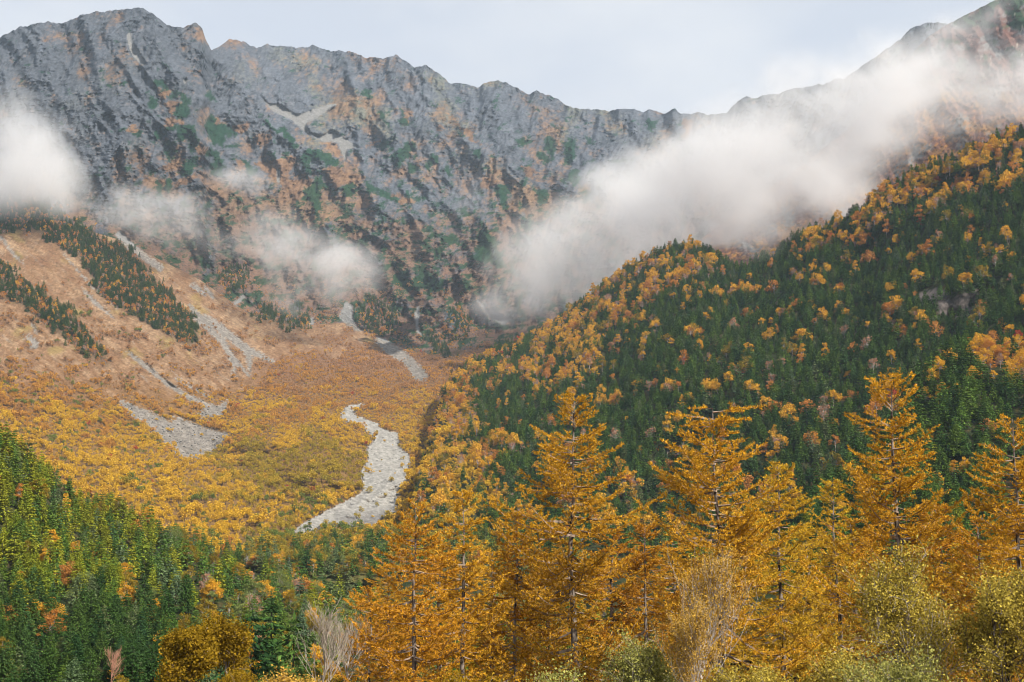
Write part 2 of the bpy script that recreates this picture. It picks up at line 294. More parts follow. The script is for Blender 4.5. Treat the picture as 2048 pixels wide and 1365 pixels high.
grass_polys = crop(*z1, [
 [(560,290),(640,260),(720,310),(640,380),(590,440)], [(640,420),(760,380),(790,420),(740,470),(700,560),(860,600),(620,660),(640,590),(690,520)], [(940,940),(970,760),(1030,850),(1070,900),(960,1000)], [(560,1060),(730,960),(870,950),(780,1060),(690,1090)],
 [(1280,660),(1450,600),(1450,680),(1380,740)], [(1500,740),(1670,710),(1640,830),(1520,850)], [(1500,1000),(1750,960),(1950,940),(1800,1180),(1720,1200),(1560,1060)], [(700,1250),(760,1180),(900,1130),(1000,1080),(930,1160),(740,1260)], [(1800,1200),(2048,1120),(1900,1364),(1820,1320)],
 [(250,660),(430,650),(380,680),(280,700)], [(920,60),(1010,120),(980,150)], [(1010,240),(1090,300),(1040,290)], [(1300,920),(1380,1000),(1420,1100),(1330,1080)], [(1090,520),(1270,650),(1200,640),(1120,590)], [(580,1160),(640,1160),(610,1320)], [(1230,720),(1300,710),(1290,760)]]) + crop(*z2, [
 [(0,1000),(230,920),(330,990),(180,1130),(0,1230)], [(420,870),(540,840),(680,920),(860,940),(760,990),(640,1010),(560,1080),(450,980)], [(780,670),(1010,540),(960,620),(880,650)], [(1580,300),(1840,580),(2000,640),(1700,380)], [(1500,420),(1590,470),(1550,520)],
 [(1030,1070),(1280,1160),(1420,1150),(1240,1200),(1180,1190)], [(1510,700),(1600,800),(1700,930),(1640,850)], [(1160,250),(1280,300),(1250,420),(1180,480),(1240,330)], [(1300,720),(1420,900),(1360,880)], [(420,600),(520,610),(620,760),(560,740)], [(1040,430),(1160,500),(1120,490)]]) + crop(*z3, [
 [(330,620),(470,640),(420,730),(390,720)], [(440,790),(600,790),(520,800),(450,810)], [(0,700),(180,740),(60,830),(0,800)], [(460,870),(520,890),(500,940)], [(1680,230),(1750,250),(1700,420),(1650,440)], [(480,480),(590,580),(530,530)], [(620,430),(720,370),(650,440),(660,560),(630,520)], [(430,110),(590,180),(560,190)], [(720,630),(770,640),(740,660)], [(200,1050),(360,1080),(300,1150),(150,1180)]])
scree_polys = crop(*z2, [
 [(0,270),(130,330),(200,330),(260,420),(250,480),(350,570),(420,600),(560,610),(640,800),(660,680),(760,650),(640,580),(520,490),(400,540),(290,520),(200,470),(100,380),(0,340)], [(200,330),(500,230),(560,240),(330,390),(260,420)]]) + crop(*z1, [
 [(1540,330),(1640,430),(1740,430),(2000,600),(2048,740),(1980,690),(1900,600),(1680,500)], [(1730,1060),(1760,1060),(1750,1200),(1730,1200)], [(810,190),(840,160),(850,220),(820,240)]]) + crop(*z4, [
 [(480,960),(540,830),(600,870),(600,1000),(690,1080),(620,1075),(560,1040)], [(1590,800),(1640,830),(1700,900),(1900,980),(1830,1030),(1720,960)], [(1100,940),(1140,850),(1150,930),(1130,1040),(1170,1130),(1120,1080)], [(240,960),(300,970),(270,1030),(240,1040)]]) + [
 [(253, 70), (262, 64), (268, 90), (275, 100), (292, 130), (282, 128), (266, 112), (258, 95)],
 stroke([(235, 465), (262, 495), (325, 540)], [14, 16, 12]), stroke([(0, 472), (20, 500), (48, 530)], [5, 6, 3]), stroke([(120, 500), (180, 570), (240, 620)], [3, 4, 2]), stroke([(165, 580), (195, 610), (232, 640)], [4, 8, 3]),
 stroke([(378, 610), (400, 640), (440, 680), (470, 720), (500, 755)], [6, 18, 10, 10, 4]), stroke([(405, 630), (440, 655), (480, 690), (520, 712), (552, 726)], [10, 16, 16, 10, 6]), stroke([(440, 660), (455, 700), (468, 735), (470, 755)], [6, 10, 7, 4]), stroke([(478, 690), (500, 715), (498, 752)], [6, 12, 4]),
 stroke([(255, 705), (300, 740), (330, 765), (370, 790), (410, 812), (455, 822)], [6, 10, 8, 10, 16, 8]), stroke([(400, 832), (440, 822), (462, 800)], [16, 18, 8]), stroke([(350, 758), (400, 785), (430, 800)], [4, 6, 3]),
 stroke([(55, 672), (68, 690), (75, 695)], [10, 22, 8]), stroke([(60, 640), (75, 670)], [4, 6]), stroke([(385, 570), (410, 590)], [14, 8]), stroke([(410, 575), (430, 600)], [8, 4]), stroke([(470, 610), (490, 590)], [10, 6]),
 [(237, 800), (262, 808), (305, 825), (345, 845), (352, 832), (400, 852), (462, 868), (440, 895), (405, 918), (375, 918), (345, 905), (318, 875), (280, 845), (250, 822)],
 [(741, 673), (770, 678), (809, 703), (843, 733), (858, 756), (845, 764), (828, 762), (815, 735), (790, 718), (762, 698)]]
river_poly = [stroke([(690, 826), (706, 838), (728, 848), (752, 862)], [14, 17, 20, 30])] + crop(*z5, [[(60,1300),(150,1230),(280,1160),(430,1090),(500,1040),(490,920),(530,850),(520,790),(590,700),(560,655),(490,640),(400,620),(360,600),(380,540),(430,515),(520,510),(480,540),(430,580),(500,630),(590,650),(680,680),(720,690),(720,770),(800,830),(770,940),(770,1010),(700,1090),(720,1170),(600,1250),(440,1270),(380,1250),(250,1260),(170,1330)]])
spur_polys = [[(-60, 400), (40, 400), (110, 410), (200, 480), (255, 500), (330, 580), (390, 640), (400, 690), (375, 692), (285, 640), (230, 610), (195, 590), (170, 520), (100, 480), (60, 460), (0, 470), (-60, 440)],
 [(-60, 480), (0, 530), (60, 570), (130, 620), (190, 680), (226, 738), (180, 715), (110, 660), (40, 610), (-60, 570)], [(430, 560), (455, 535), (490, 535), (502, 560), (480, 580), (462, 595)],
 [(500, 615), (560, 618), (620, 640), (615, 658), (570, 655), (510, 640)]] + crop(*z4, [
 [(650,1000),(660,830),(880,800),(950,930),(980,1040),(950,1140),(820,1100),(720,1060)], [(1380,1050),(1380,920),(1480,880),(1580,980),(1570,1060),(1450,1120)], [(1220,1080),(1280,1040),(1350,1100),(1360,1200),(1420,1230),(1500,1220),(1480,1290),(1280,1280)], [(30,1000),(130,880),(220,900),(240,1000),(140,1080),(40,1040)]])
mPINE, mGRASS, mSCREE, mRIVER, mSPUR = raster(pine_polys, 1.2), raster(grass_polys, 1.6), raster(scree_polys, .8), raster(river_poly, .8), raster(spur_polys, 2)
mSPURW = raster(spur_polys, 6)

def ribs(u, v):
    wu = u + 40 * fbm(u / 260, v / 260, 3); wv = v + 40 * fbm(u / 260 + 9, v / 260 + 4, 3)
    a = (wu - .55 * wv) / 95; b = (wv + .35 * wu) / 260
    r1 = ridged(a, b, 3, .5)
    c = (wu + .45 * wv) / 46; d = (wv - .3 * wu) / 150
    r2 = ridged(c + 5, d, 3, .55)
    e = (u + .35 * v + 12 * fbm(u / 60, v / 60, 2)) / 13; f = (v - .2 * u) / 60
    r3 = ridged(e, f, 2, .6)
    return r1, r2, r3
RIDGES = [([(300,25),(325,90),(365,190),(395,290),(430,340),(450,400),(470,470)],60,110), ([(392,48),(420,110),(470,165),(520,210),(560,260),(610,290),(650,320),(685,335),(745,395),(790,440)],50,120),
 ([(180,30),(200,120),(230,220),(250,330),(240,420)],65,80), ([(640,285),(665,275),(700,230),(735,180),(760,240),(790,270)],34,70), ([(770,330),(800,300),(840,260),(880,225),(905,260),(935,290),(975,310)],34,70),
 ([(640,350),(625,400),(640,450),(660,480)],36,80), ([(700,440),(715,400),(735,360),(780,395),(820,430),(860,480),(890,540)],38,80), ([(1140,270),(1125,330),(1150,380),(1160,420)],30,60), ([(960,440),(990,500),(1010,560),(1015,620)],40,80),
 ([(1070,185),(1040,240),(1000,290)],30,60), ([(1350,218),(1330,260),(1280,310)],30,60), ([(1000,163),(960,220),(930,260)],30,60), ([(850,130),(830,190),(800,240)],28,50), ([(80,45),(90,120),(120,200),(110,300)],55,70), ([(1240,218),(1220,270),(1180,330)],28,50), ([(600,95),(580,150),(570,200)],40,50), ([(470,80),(490,130),(520,180)],30,60)]
def ridge_lines(u, v):
    wu = u + 9 * fbm(u / 30, v / 30, 3); wv = v + 9 * fbm(u / 30 + 5, v / 30, 3); out = 0 * u
    for pts, w, h in RIDGES:
        d = np.full(np.shape(u), 1e9)
        for (ax, ay), (bx, by) in zip(pts[:-1], pts[1:]):
            dx, dy = bx - ax, by - ay; t = np.clip(((wu - ax) * dx + (wv - ay) * dy) / (dx * dx + dy * dy), 0, 1); d = np.minimum(d, np.hypot(wu - ax - t * dx, wv - ay - t * dy))
        out = np.maximum(out, h * np.clip(1 - d / (w * 1.3), 0, 1))
    return out
def dispA(u, v):
    wb = np.interp(u, wall_base[:, 0], wall_base[:, 1]); w = sst(-30, 90, wb - v)
    r1, r2, r3 = ribs(u, v)
    fine = fbm(u / 9, v / 6, 4, .6); ledge = ridged(u / 70, v / 11, 3, .6)
    scr = msample(mSCREE, u, v); k = w * (1 - .85 * scr)
    d = -k * (ridge_lines(u, v) - 25 + 112 * (r1 - .55) + 78 * (r2 - .55) + 26 * (r3 - .5) + 15 * fine + 6 * (ledge - .5)) + 10 * scr * w
    # the turf slopes: gullies running down them, low swells on the floor
    wq = 1 - w
    g = ridged((u - 1.15 * v) / 60 + .5 * fbm(u / 120, v / 120, 2), (v + u) / 500, 3)
    lo = sst(900, 760, v)
    d = d - wq * (lo * 22 * (g - .5) + (1 - lo) * 60 * fbm(u / 120, v / 55, 4) + 3 * fbm(u / 14, v / 10, 3)) - 85 * wq * sst(.0, 1, np.exp(-((u - 590) / 150) ** 2 - ((v - 890 - .1 * (u - 590)) / 62) ** 2)) - 26 * wq * msample(mSPURW, u, v) + 8 * wq * scr + 10 * msample(mRIVER, u, v)
    return d
A = Layer(A_lines, dispA)
# ragged crest
jit = 3.2 * fbm(A.uu / 26, A.uu * 0 + 3.3, 4, .65) - 1.5 * np.abs(fbm(A.uu / 9, A.uu * 0 + 1.3, 2))
A.uu2 = np.arange(-420, 2500, 1.5); v0 = np.interp(A.uu2, A.uu, A.V[-1] * 0) 
_top = np.array(sky_line)
def top_fine(u): return np.interp(u, _top[:, 0], _top[:, 1]) + 6.0 * fbm(u / 22, u * 0 + 3.3, 5, .75) + 2.5 - 4 * np.abs(pn2(u / 17, u * 0 + 7.7)) 
A.V[-1] = top_fine(A.uu)
A.top = lambda u: top_fine(u)

def colA_wall(u, v):
    wb = np.interp(u, wall_base[:, 0], wall_base[:, 1])
    r1, r2, r3 = ribs(u, v)
    n1 = fbm(u / 40, v / 30, 5, .6); n2 = fbm(u / 7, v / 5, 4, .65); n3 = fbm(u / 120 + 4, v / 90, 4); n4 = fbm(u / 3.2 + 50, v / 2.4, 2)
    rock = np.stack([.118 + 0 * u, .126 + 0 * u, .138 + 0 * u], -1) * (1 + .5 * n1 + .7 * n2 + .35 * n4)[..., None]
    lich = sst(.05, .4, n3 + .4 * n2)[..., None]; rock = lerp(rock, np.array([.185, .180, .135]) * (1 + .35 * n2)[..., None], .75 * lich * sst(380, 640, u)[..., None] + .2 * lich)
    pale = sst(.25, .5, fbm(u / 55 + 20, v / 18, 4, .6))[..., None]; rock = lerp(rock, np.array([.22, .22, .225]) * (1 + .3 * n2)[..., None], .55 * pale)
    ju, jv = u + 16 * fbm(u / 16, v / 16, 4, .65), v + 14 * fbm(u / 16 + 8, v / 16 + 3, 4, .65)
    lowf = sst(150, 520, v - .12 * np.abs(u - 700))
    g = msample(mGRASS, ju, jv)
    gn = sst(.22, .62, .54 * lowf + .42 * n2 + .55 * n1 + .55 * n3 + .15 * n4 + .45 * (.62 - r1) + .35 * (.6 - r2) + .10 + .30 * sst(120, 0, np.abs(u - 760)) * sst(260, 120, v))
    gm = np.clip(np.maximum(.9 * sst(.3, .65, g + .6 * n2 * (g > .02)), .8 * gn), 0, 1)[..., None]
    grass = lerp(np.array([.16, .085, .045]), np.array([.30, .165, .08]), sst(-.4, .5, n2 + n1)[..., None])
    red = sst(380, 560, v)[..., None]; grass = lerp(grass, np.array([.24, .115, .062]) * (1 + .5 * n4)[..., None], .55 * red)
    c = lerp(rock, grass, gm)
    p = msample(mPINE, ju, jv); pn = sst(.24, .33, fbm(u / 26 + 70 + .3 * v / 26, v / 15, 5, .65) + .32 * (lowf - .4) + .3 * (r2 - .5) + .25 * n4 + .04 * sst(900, 1100, u))
    pm = np.clip(np.maximum(.92 * sst(.30, .50, p + .45 * n2 * (p > .02) + .25 * n4 * (p > .02)), .9 * pn * (1 - sst(.3, .6, g))), 0, 1)[..., None]
    c = lerp(c, np.array([.012, .050, .020]) * (1 + .8 * n4 + .5 * n2)[..., None], pm)
    # bare shrub mottling low on the wall
    bs = (sst(.05, .35, n4 + .4 * n2) * sst(400, 520, v) * .7)[..., None]; c = lerp(c, np.array([.05, .05, .05]), bs * (1 - pm))
    s = msample(mSCREE, u + 2 * n2, v + 2 * n4); sm = sst(.3, .6, s)[..., None]
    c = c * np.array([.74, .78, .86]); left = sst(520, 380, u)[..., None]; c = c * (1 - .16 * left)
    return np.clip(lerp(c, np.array([.17, .168, .166]) * (1 + .35 * n4)[..., None], sm), 0.005, 1)
def colA_low(u, v):
    n1 = fbm(u / 40, v / 30, 5, .6); n2 = fbm(u / 7, v / 5, 4, .65); n4 = fbm(u / 3.2 + 50, v / 2.4, 2)
    st = fbm((u - 1.1 * v) / 16, (v + u) / 150, 4, .6)
    tan = lerp(np.array([.175, .100, .055]), np.array([.26, .175, .108]), sst(-.35, .4, st + .6 * n2)[..., None])
    tan = lerp(tan, np.array([.12, .060, .032]), (.75 * sst(-.05, .35, n1 + .5 * st + .5 * n2))[..., None]); tan = tan * (1 + .5 * n4 + .35 * n2)[..., None]; tan = lerp(tan, np.array([.20, .18, .16]), (.6 * sst(.30, .5, fbm((u - 1.1 * v) / 9 + 60, (v + u) / 90, 4, .65)))[..., None])
    tan = lerp(tan, np.array([.22, .17, .05]), (.5 * sst(.2, .5, fbm(u / 60 + 30, v / 40, 4) + .2 * n2))[..., None])
    scrub = lerp(np.array([.17, .09, .05]), np.array([.17, .10, .04]), sst(700, 860, v + 60 * n1)[..., None]) * (1 + .4 * n2)[..., None]
    line = np.interp(u, [-400, 0, 200, 330, 480, 560, 700, 1000], [690, 730, 760, 770, 770, 700, 690, 700])
    c = lerp(tan, scrub, sst(-30, 40, v - line + 50 * n1)[..., None])
    c = lerp(c, np.array([.10, .09, .03]), (sst(1060, 1140, v + 30 * n1))[..., None])
    sp = msample(mSPUR, u, v)[..., None]; c = lerp(c, np.array([.07, .05, .03]), .8 * sp)
    s = np.maximum(msample(mSCREE, u + 14 * n2, v + 6 * n4 + 10 * n2), msample(mRIVER, u, v))
    sm = sst(.35, .6, s + .45 * n4 * (s > .02) + .35 * n2 * (s > .02))[..., None]
    return np.clip(lerp(c, np.array([.185, .168, .152]) * (1 + .6 * n4 + .5 * n2 + .3 * st)[..., None], sm), .005, 1)
wb_line = (wall_base[:, 0], wall_base[:, 1])
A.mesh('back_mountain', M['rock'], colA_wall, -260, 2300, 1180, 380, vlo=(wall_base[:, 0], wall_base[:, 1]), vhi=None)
A.mesh('valley_slope', M['turf'], colA_low, -300, 1250, 560, 330, vhi=(wall_base[:, 0], wall_base[:, 1]), skirt=False)

# the wooded mountain on the right
B_lines = [
 [(-420, 1235, 560), (2500, 1235, 560)],
 [(-420, 1200, 450), (700, 1120, 700), (900, 1090, 700), (1200, 1095, 700), (1600, 1100, 660), (2500, 1100, 620)],
 [(-420, 1190, 500), (700, 1060, 800), (800, 970, 1000), (900, 880, 1150), (1000, 810, 1250), (1200, 780, 1100), (1500, 780, 880), (1800, 780, 800), (2500, 760, 720)],
 [(-420, 1180, 520), (600, 1180, 600), (700, 1130, 680), (770, 1085, 800), (815, 1030, 940), (836, 965, 1120), (850, 900, 1340), (866, 840, 1530), (882, 795, 1690), (900, 758, 1800), (950, 720, 1850), (1008, 690, 1850), (1100, 652, 1800), (1150, 612, 1780), (1220, 560, 1720), (1270, 528, 1680), (1310, 504, 1640), (1350, 490, 1600),
  (1390, 490, 1550), (1430, 508, 1480), (1480, 535, 1400), (1540, 515, 1300), (1581, 484, 1260), (1608, 466, 1240), (1639, 458, 1230), (1673, 444, 1220), (1724, 420, 1210), (1776, 375, 1200), (1841, 340, 1190), (1895, 320, 1180), (1964, 288, 1165), (2008, 270, 1155), (2048, 260, 1150), (2300, 140, 1080), (2500, 90, 1000)]]
def dispB(u, v):
    a = (u + .95 * v) / 190 + .5 * fbm(u / 300, v / 300, 2); b = (v - u) / 700
    r = ridged(a + .35, b, 2)
    gully = np.exp(-((u - np.interp(v, [500, 640, 740, 840, 920], [1480, 1320, 1215, 1130, 1060])) / 38) ** 2) * sst(480, 540, v)
    return (-70 * (r - .5) + 38 * gully) * sst(850, 1000, u) + 6 * fbm(u / 30, v / 30, 3) * sst(830, 900, u)
B = Layer(B_lines, dispB)
rockB = raster([[(1830, 590), (1880, 575), (1905, 600), (1950, 575), (1965, 610), (1940, 640), (1900, 648), (1870, 625), (1850, 610)], [(1295, 672), (1325, 650), (1330, 655), (1302, 676)]], 2)
def col_wood(u, v):
    n = fbm(u / 12, v / 9, 4, .6); c = lerp(np.array([.020, .030, .014]), np.array([.07, .055, .025]), sst(-.2, .5, n)[..., None])
    w8 = fbm(u / 10 + 5, v / 10, 3); c = lerp(c, np.array([.10, .085, .08]) * (1 + 1.2 * n + .8 * w8)[..., None], sst(.3, .6, msample(rockB, u + 14 * w8, v + 14 * n))[..., None]); return np.clip(c, .004, 1)
B.mesh('right_mountain', M['soil'], col_wood, 600, 2450, 420, 240)
# the near spur low on the right
D_lines = [[(-420, 1278, 230), (2500, 1278, 230)], [(-420, 1230, 330), (1400, 1190, 400), (1550, 1150, 430), (2500, 1130, 440)],
 [(-420, 1220, 350), (1300, 1185, 420), (1400, 1165, 440), (1550, 1090, 490), (1650, 985, 540), (1760, 880, 590), (1830, 780, 630), (1880, 712, 655), (1930, 688, 665), (2048, 690, 650), (2500, 580, 600)]]
D = Layer(D_lines, lambda u, v: 10 * fbm(u / 90, v / 90, 3))
D.mesh('right_spur', M['soil'], col_wood, 1250, 2450, 200, 100)
# the near wooded hill on the left
C_lines = [[(-420, 1420, 250), (2500, 1420, 250)], [(-420, 1100, 330), (0, 1200, 335), (300, 1240, 340), (600, 1270, 345), (900, 1300, 340), (2500, 1330, 320)],
 [(-420, 590, 470), (-200, 740, 475), (0, 878, 480), (60, 930, 490), (120, 975, 500), (160, 1010, 505), (240, 1025, 515), (330, 1072, 530), (450, 1122, 550), (560, 1165, 560), (700, 1195, 530), (900, 1235, 470), (2500, 1270, 400)]]
C = Layer(C_lines, lambda u, v: 7 * fbm(u / 90, v / 90, 3))
C.mesh('left_hill', M['soil'], col_wood, -420, 1500, 260, 120)
# the high shoulder on the right behind the cloud
E_lines = [[(-420, 640, 1700), (2500, 620, 1600)], [(-420, 630, 2300), (1300, 560, 2350), (1400, 480, 2300), (1500, 405, 2250), (1600, 335, 2200), (1700, 255, 2150), (1780, 160, 2150), (1840, 90, 2150), (1862, 70, 2150), (1892, 51, 2150), (1937, 27, 2150), (1988, 2, 2100), (2048, -12, 2100), (2300, -150, 2000), (2500, -200, 2000)]]
def dispE(u, v):
    r = ridged((u - .5 * v) / 90 + .3 * fbm(u / 100, v / 100, 3), v / 260, 4, .55); return -60 * (r - .5) - 14 * fbm(u / 12, v / 9, 4, .6)
E = Layer(E_lines, dispE)
_E0 = np.array(E_lines[-1]); E.top = lambda u: np.interp(u, _E0[:, 0], _E0[:, 1]) + 4 * fbm(u / 20, u * 0 + 8, 4, .6)
E.V[-1] = E.top(E.uu)
def colE(u, v):
    n1 = fbm(u / 36, v / 30, 5, .6); n2 = fbm(u / 7, v / 5, 4, .65)
    c = lerp(np.array([.16, .085, .07]), np.array([.20, .20, .20]), sst(.0, .3, fbm(u / 50 + 9, v / 40, 4) + .3 * n2)[..., None])
    c = lerp(c, np.array([.03, .065, .03]), sst(.05, .3, n1 + .2 * n2 + .35 * sst(60, 0, v))[..., None])
    c = lerp(c, np.array([.45, .42, .36]), (.8 * sst(.38, .55, fbm(u / 8 + 40, v / 26, 3) + .2 * n1) * sst(1880, 1960, u))[..., None])
    c = lerp(c, np.array([.36, .17, .05]), (.8 * sst(110, 230, v) * sst(-.1, .3, n2 + n1))[..., None])
    return np.clip(c * (1 + .5 * n2)[..., None], .005, 1)
E.mesh('right_shoulder', M['rock'], colE, 1250, 2400, 460, 220)
# the level valley ground, out to the horizon
th = np.linspace(0, 2 * np.pi, 97)[:-1]; rr = np.array([0.0, 10, 25, 50, 70, 85, 95, 105, 115, 130, 150, 175, 200, 240, 300, 400, 900, 2500, 4600])
P = np.stack([np.outer(rr, np.cos(th)), np.outer(rr, np.sin(th)), np.zeros((len(rr), 96))], -1); P[..., 2] = -7.5 + .4 * fbm(P[..., 0] / 15, P[..., 1] / 15, 3) - 26 * sst(96, 230, P[..., 1])
P = np.concatenate([P, P[:, :1]], 1); C0 = lerp(np.array([.06, .05, .02]), np.array([.16, .10, .03]), sst(-.3, .3, fbm(P[..., 0] / 4, P[..., 1] / 4, 3))[..., None])
mk_obj('ground', mk_mesh('ground', P.reshape(-1, 3), [grid_faces(*P.shape[:2])], [M['soil']], smooth=True, col=C0.reshape(-1, 3)), kind='structure')
def ground_z(x, y): return -7.5 - 26 * float(sst(96, 230, y)) + .4 * float(fbm(np.array([x / 15]), np.array([y / 15]), 3)[0])

# the gravel river bed, a sheet of its own laid on the valley floor
def river_mesh():
    us = np.arange(570, 840, 3.0); vs_ = np.arange(800, 1085, 2.0); uu, vv = np.meshgrid(us, vs_)
    n2 = fbm(uu / 9, vv / 5, 3, .6); n4 = fbm(uu / 3 + 7, vv / 2, 2)
    m = msample(mRIVER, uu + 8 * n2, vv + 6 * n4) + .25 * n2
    P = A.pos(uu, vv); P[..., 2] += .9 + .22 * n2 + .15 * n4
    ok = m > .5; grey = sst(1015, 1045, vv + .12 * (uu - 740) + 8 * n2) * sst(655, 690, uu)
    col = lerp(np.array([.275, .265, .248]), np.array([.145, .138, .138]), (.8 * grey)[..., None]) * (1 + .5 * n4 + .45 * n2)[..., None]
    f = grid_faces(*uu.shape); keep = ok.ravel()[f].all(1); f = f[keep]; used = np.unique(f); rm = np.full(uu.size, -1); rm[used] = np.arange(len(used))
    return mk_mesh('gravel_river_bed', P.reshape(-1, 3)[used], [rm[f]], [M['gravel']], smooth=True, col=col.reshape(-1, 3)[used])
mk_obj('gravel_river_bed', river_mesh(), kind='structure')

# ------------------------------------------------------------------ plants: shapes
def rdirs(n, r):
    d = r.normal(size=(n, 3)); return d / np.linalg.norm(d, axis=1)[:, None]
def diamonds(C, a, b):
    V = np.stack([C + a, C + b, C - a, C - b], 1).reshape(-1, 3); return V, np.arange(len(C) * 4).reshape(-1, 4)
def leaf_cloud(C, size, r, up=0.0, asp=.6):
    n = len(C); nrm = rdirs(n, r); nrm[:, 2] += up; nrm /= np.linalg.norm(nrm, axis=1)[:, None]
    t = np.cross(nrm, rdirs(n, r)); t /= np.linalg.norm(t, axis=1)[:, None] + 1e-9; b = np.cross(nrm, t)
    s = (size * (.6 + .8 * r.random(n)))[:, None] / 2
    return diamonds(C, t * s, b * s * asp)
def tubes(segs, k=5):
    """segs (n,8): p0 p1 r0 r1 -> prisms"""
    s = np.asarray(segs, float).reshape(-1, 8); p0, p1, r0, r1 = s[:, :3], s[:, 3:6], s[:, 6], s[:, 7]
    d = p1 - p0; d /= np.linalg.norm(d, axis=1)[:, None] + 1e-9
    ref = np.where(np.abs(d[:, 2:3]) > .9, np.array([[1., 0, 0]]), np.array([[0, 0, 1.]])); x = np.cross(d, ref); x /= np.linalg.norm(x, axis=1)[:, None]; y = np.cross(d, x)
    th = np.arange(k) * 2 * np.pi / k; c, sn = np.cos(th)[None, :, None], np.sin(th)[None, :, None]
    ring = x[:, None] * c + y[:, None] * sn
    V = np.concatenate([p0[:, None] + ring * r0[:, None, None], p1[:, None] + ring * r1[:, None, None]], 1)
    i = np.arange(len(s))[:, None] * 2 * k; j = np.arange(k)[None]; j2 = (j + 1) % k
    F4 = np.stack([i + j, i + j2, i + k + j2, i + k + j], -1).reshape(-1, 4)
    return V.reshape(-1, 3), F4
def poly_segs(pts, r0, r1):
    p = np.asarray(pts, float); n = len(p) - 1; r = np.linspace(r0, r1, n + 1); return np.concatenate([p[:-1], p[1:], r[:-1, None], r[1:, None]], 1)
def join(parts):
    V, Fs, o, mi = [], [], 0, []
    for k, (v, f) in enumerate(parts): V.append(v); Fs.append(f + o); o += len(v); mi.append(np.full(len(f), k))
    return np.concatenate(V), Fs, np.concatenate(mi)

def fir_shape(seed, hi=False, H=14.0, R=3.2, irregular=.25):
    r = np.random.default_rng(seed); nw = 24 if hi else 13; m = 9 if hi else 7; k = 16 if hi else 8
    lean = r.normal(size=2) * .015 * H; pw = .55 + .3 * r.random()
    C, Aa, Bb = [], [], []
    for i in range(nw):
        t = .10 + .90 * (i + r.random() * .6) / nw; z = t * H
        R0 = R * (1 - t) ** pw * min(1, .55 + t * 3) + .18
        for j in range(m):
            az = 2 * np.pi * (j + r.random()) / m + i * 1.3; L = R0 * (1 - irregular + 2 * irregular * r.random()) * (1.25 if r.random() < .06 else 1)
            out = np.array([math.cos(az), math.sin(az), 0]); side = np.array([-out[1], out[0], 0])
            s = .15 + .85 * r.random(k) ** .7; lat = (r.random(k) - .5) * .75 * L * (1.08 - s)
            zz = z - L * (.42 * s - .25 * s ** 3) + r.normal(size=k) * .07 * L
            c = out * (s * L)[:, None] + side * lat[:, None]; c[:, 2] = zz; c[:, :2] += lean * t
            C.append(c); ln = (.42 if hi else .75) * (.6 + .7 * r.random(k)) * (.45 + .55 * R0 / R)
            dirv = out + side * (lat / L)[:, None] * 1.4 + np.array([0, 0, -.35]) + r.normal(size=(k, 3)) * .28; dirv /= np.linalg.norm(dirv, axis=1)[:, None]
            nb = np.cross(dirv, np.array([0, 0, 1.]) + r.normal(size=(k, 3)) * .35); nb /= np.linalg.norm(nb, axis=1)[:, None]
            Aa.append(dirv * ln[:, None]); Bb.append(nb * ln[:, None] * .42)
    C.append(np.array([[lean[0], lean[1], H]])); Aa.append(np.array([[0, 0, .5]])); Bb.append(np.array([[.12, 0, 0]]))
    crown = diamonds(np.concatenate(C), np.concatenate(Aa), np.concatenate(Bb))
    trunk = tubes(poly_segs([(0, 0, -1.5), (lean[0] * .4, lean[1] * .4, H * .45), (lean[0], lean[1], H * .97)], .19, .02), 6)
    return trunk, crown
def broad_shape(seed, hi=False, H=10.0, R=3.4, clumps=None, leaf=None, bare=0.0, flat=.72):
    r = np.random.default_rng(seed); K = clumps or (40 if hi else 22); nl = int((95 if hi else 38) * (1 - bare)); leaf = leaf or (.36 if hi else .66)
    segs = [poly_segs([(0, 0, -1.5), (r.normal() * .15, r.normal() * .15, H * .25), (r.normal() * .3, r.normal() * .3, H * .5)], .16, .09)]
    C = []
    for i in range(K):
        d = rdirs(1, r)[0]; d[2] = abs(d[2]) * 1.5 - .75; q = (.5 + .5 * r.random()) * np.array([R, R, H * .47]) * d + np.array([0, 0, H * .50])
        b0 = np.array([0, 0, H * (.22 + .25 * r.random())]); mid = (b0 + q) / 2 + np.array([0, 0, -.1 * H * r.random()]); segs.append(poly_segs([b0, mid, q], .06, .02))
        if bare > .2:
            for _ in range(4): segs.append(poly_segs([mid + (q - mid) * r.random(), q + rdirs(1, r)[0] * R * .35 + np.array([0, 0, R * .2])], .03, .012))
        cr = R * (.24 + .16 * r.random()); dd = rdirs(nl, r); dd[:, 2] *= flat
        C.append(q + dd * cr * (r.random(nl) ** .35)[:, None])
    return tubes(np.concatenate(segs), 4), leaf_cloud(np.concatenate(C), leaf, r, .5)
def shrub_shape(seed, H=4.2, R=2.6, K=6, nl=34, leaf=.55):
    r = np.random.default_rng(seed); C = []; segs = []
    for i in range(K):
        az = r.random() * 6.28; q = np.array([math.cos(az) * R * .6 * r.random(), math.sin(az) * R * .6 * r.random(), H * (.45 + .4 * r.random())]); cr = R * (.32 + .2 * r.random())
        dd = rdirs(nl, r); C.append(q + dd * cr * (r.random(nl) ** .4)[:, None]); segs.append(poly_segs([(q[0] * .2, q[1] * .2, -.6), q + [0, 0, .3]], .07, .03))
    return tubes(np.concatenate(segs), 3), leaf_cloud(np.concatenate(C), leaf, r, .6)

def src_obj(name, shape, bark, leaf):
    V, Fs, mi = join(shape); return mk_mesh(name, V, Fs, [bark, leaf], mi)
def two_parts(name, shape, bark, leaf):
    (tv, tf), (cv, cf) = shape
    return mk_mesh(name + '_trunk', tv, [tf], [bark], smooth=True), mk_mesh(name + '_crown', cv, [cf], [leaf])

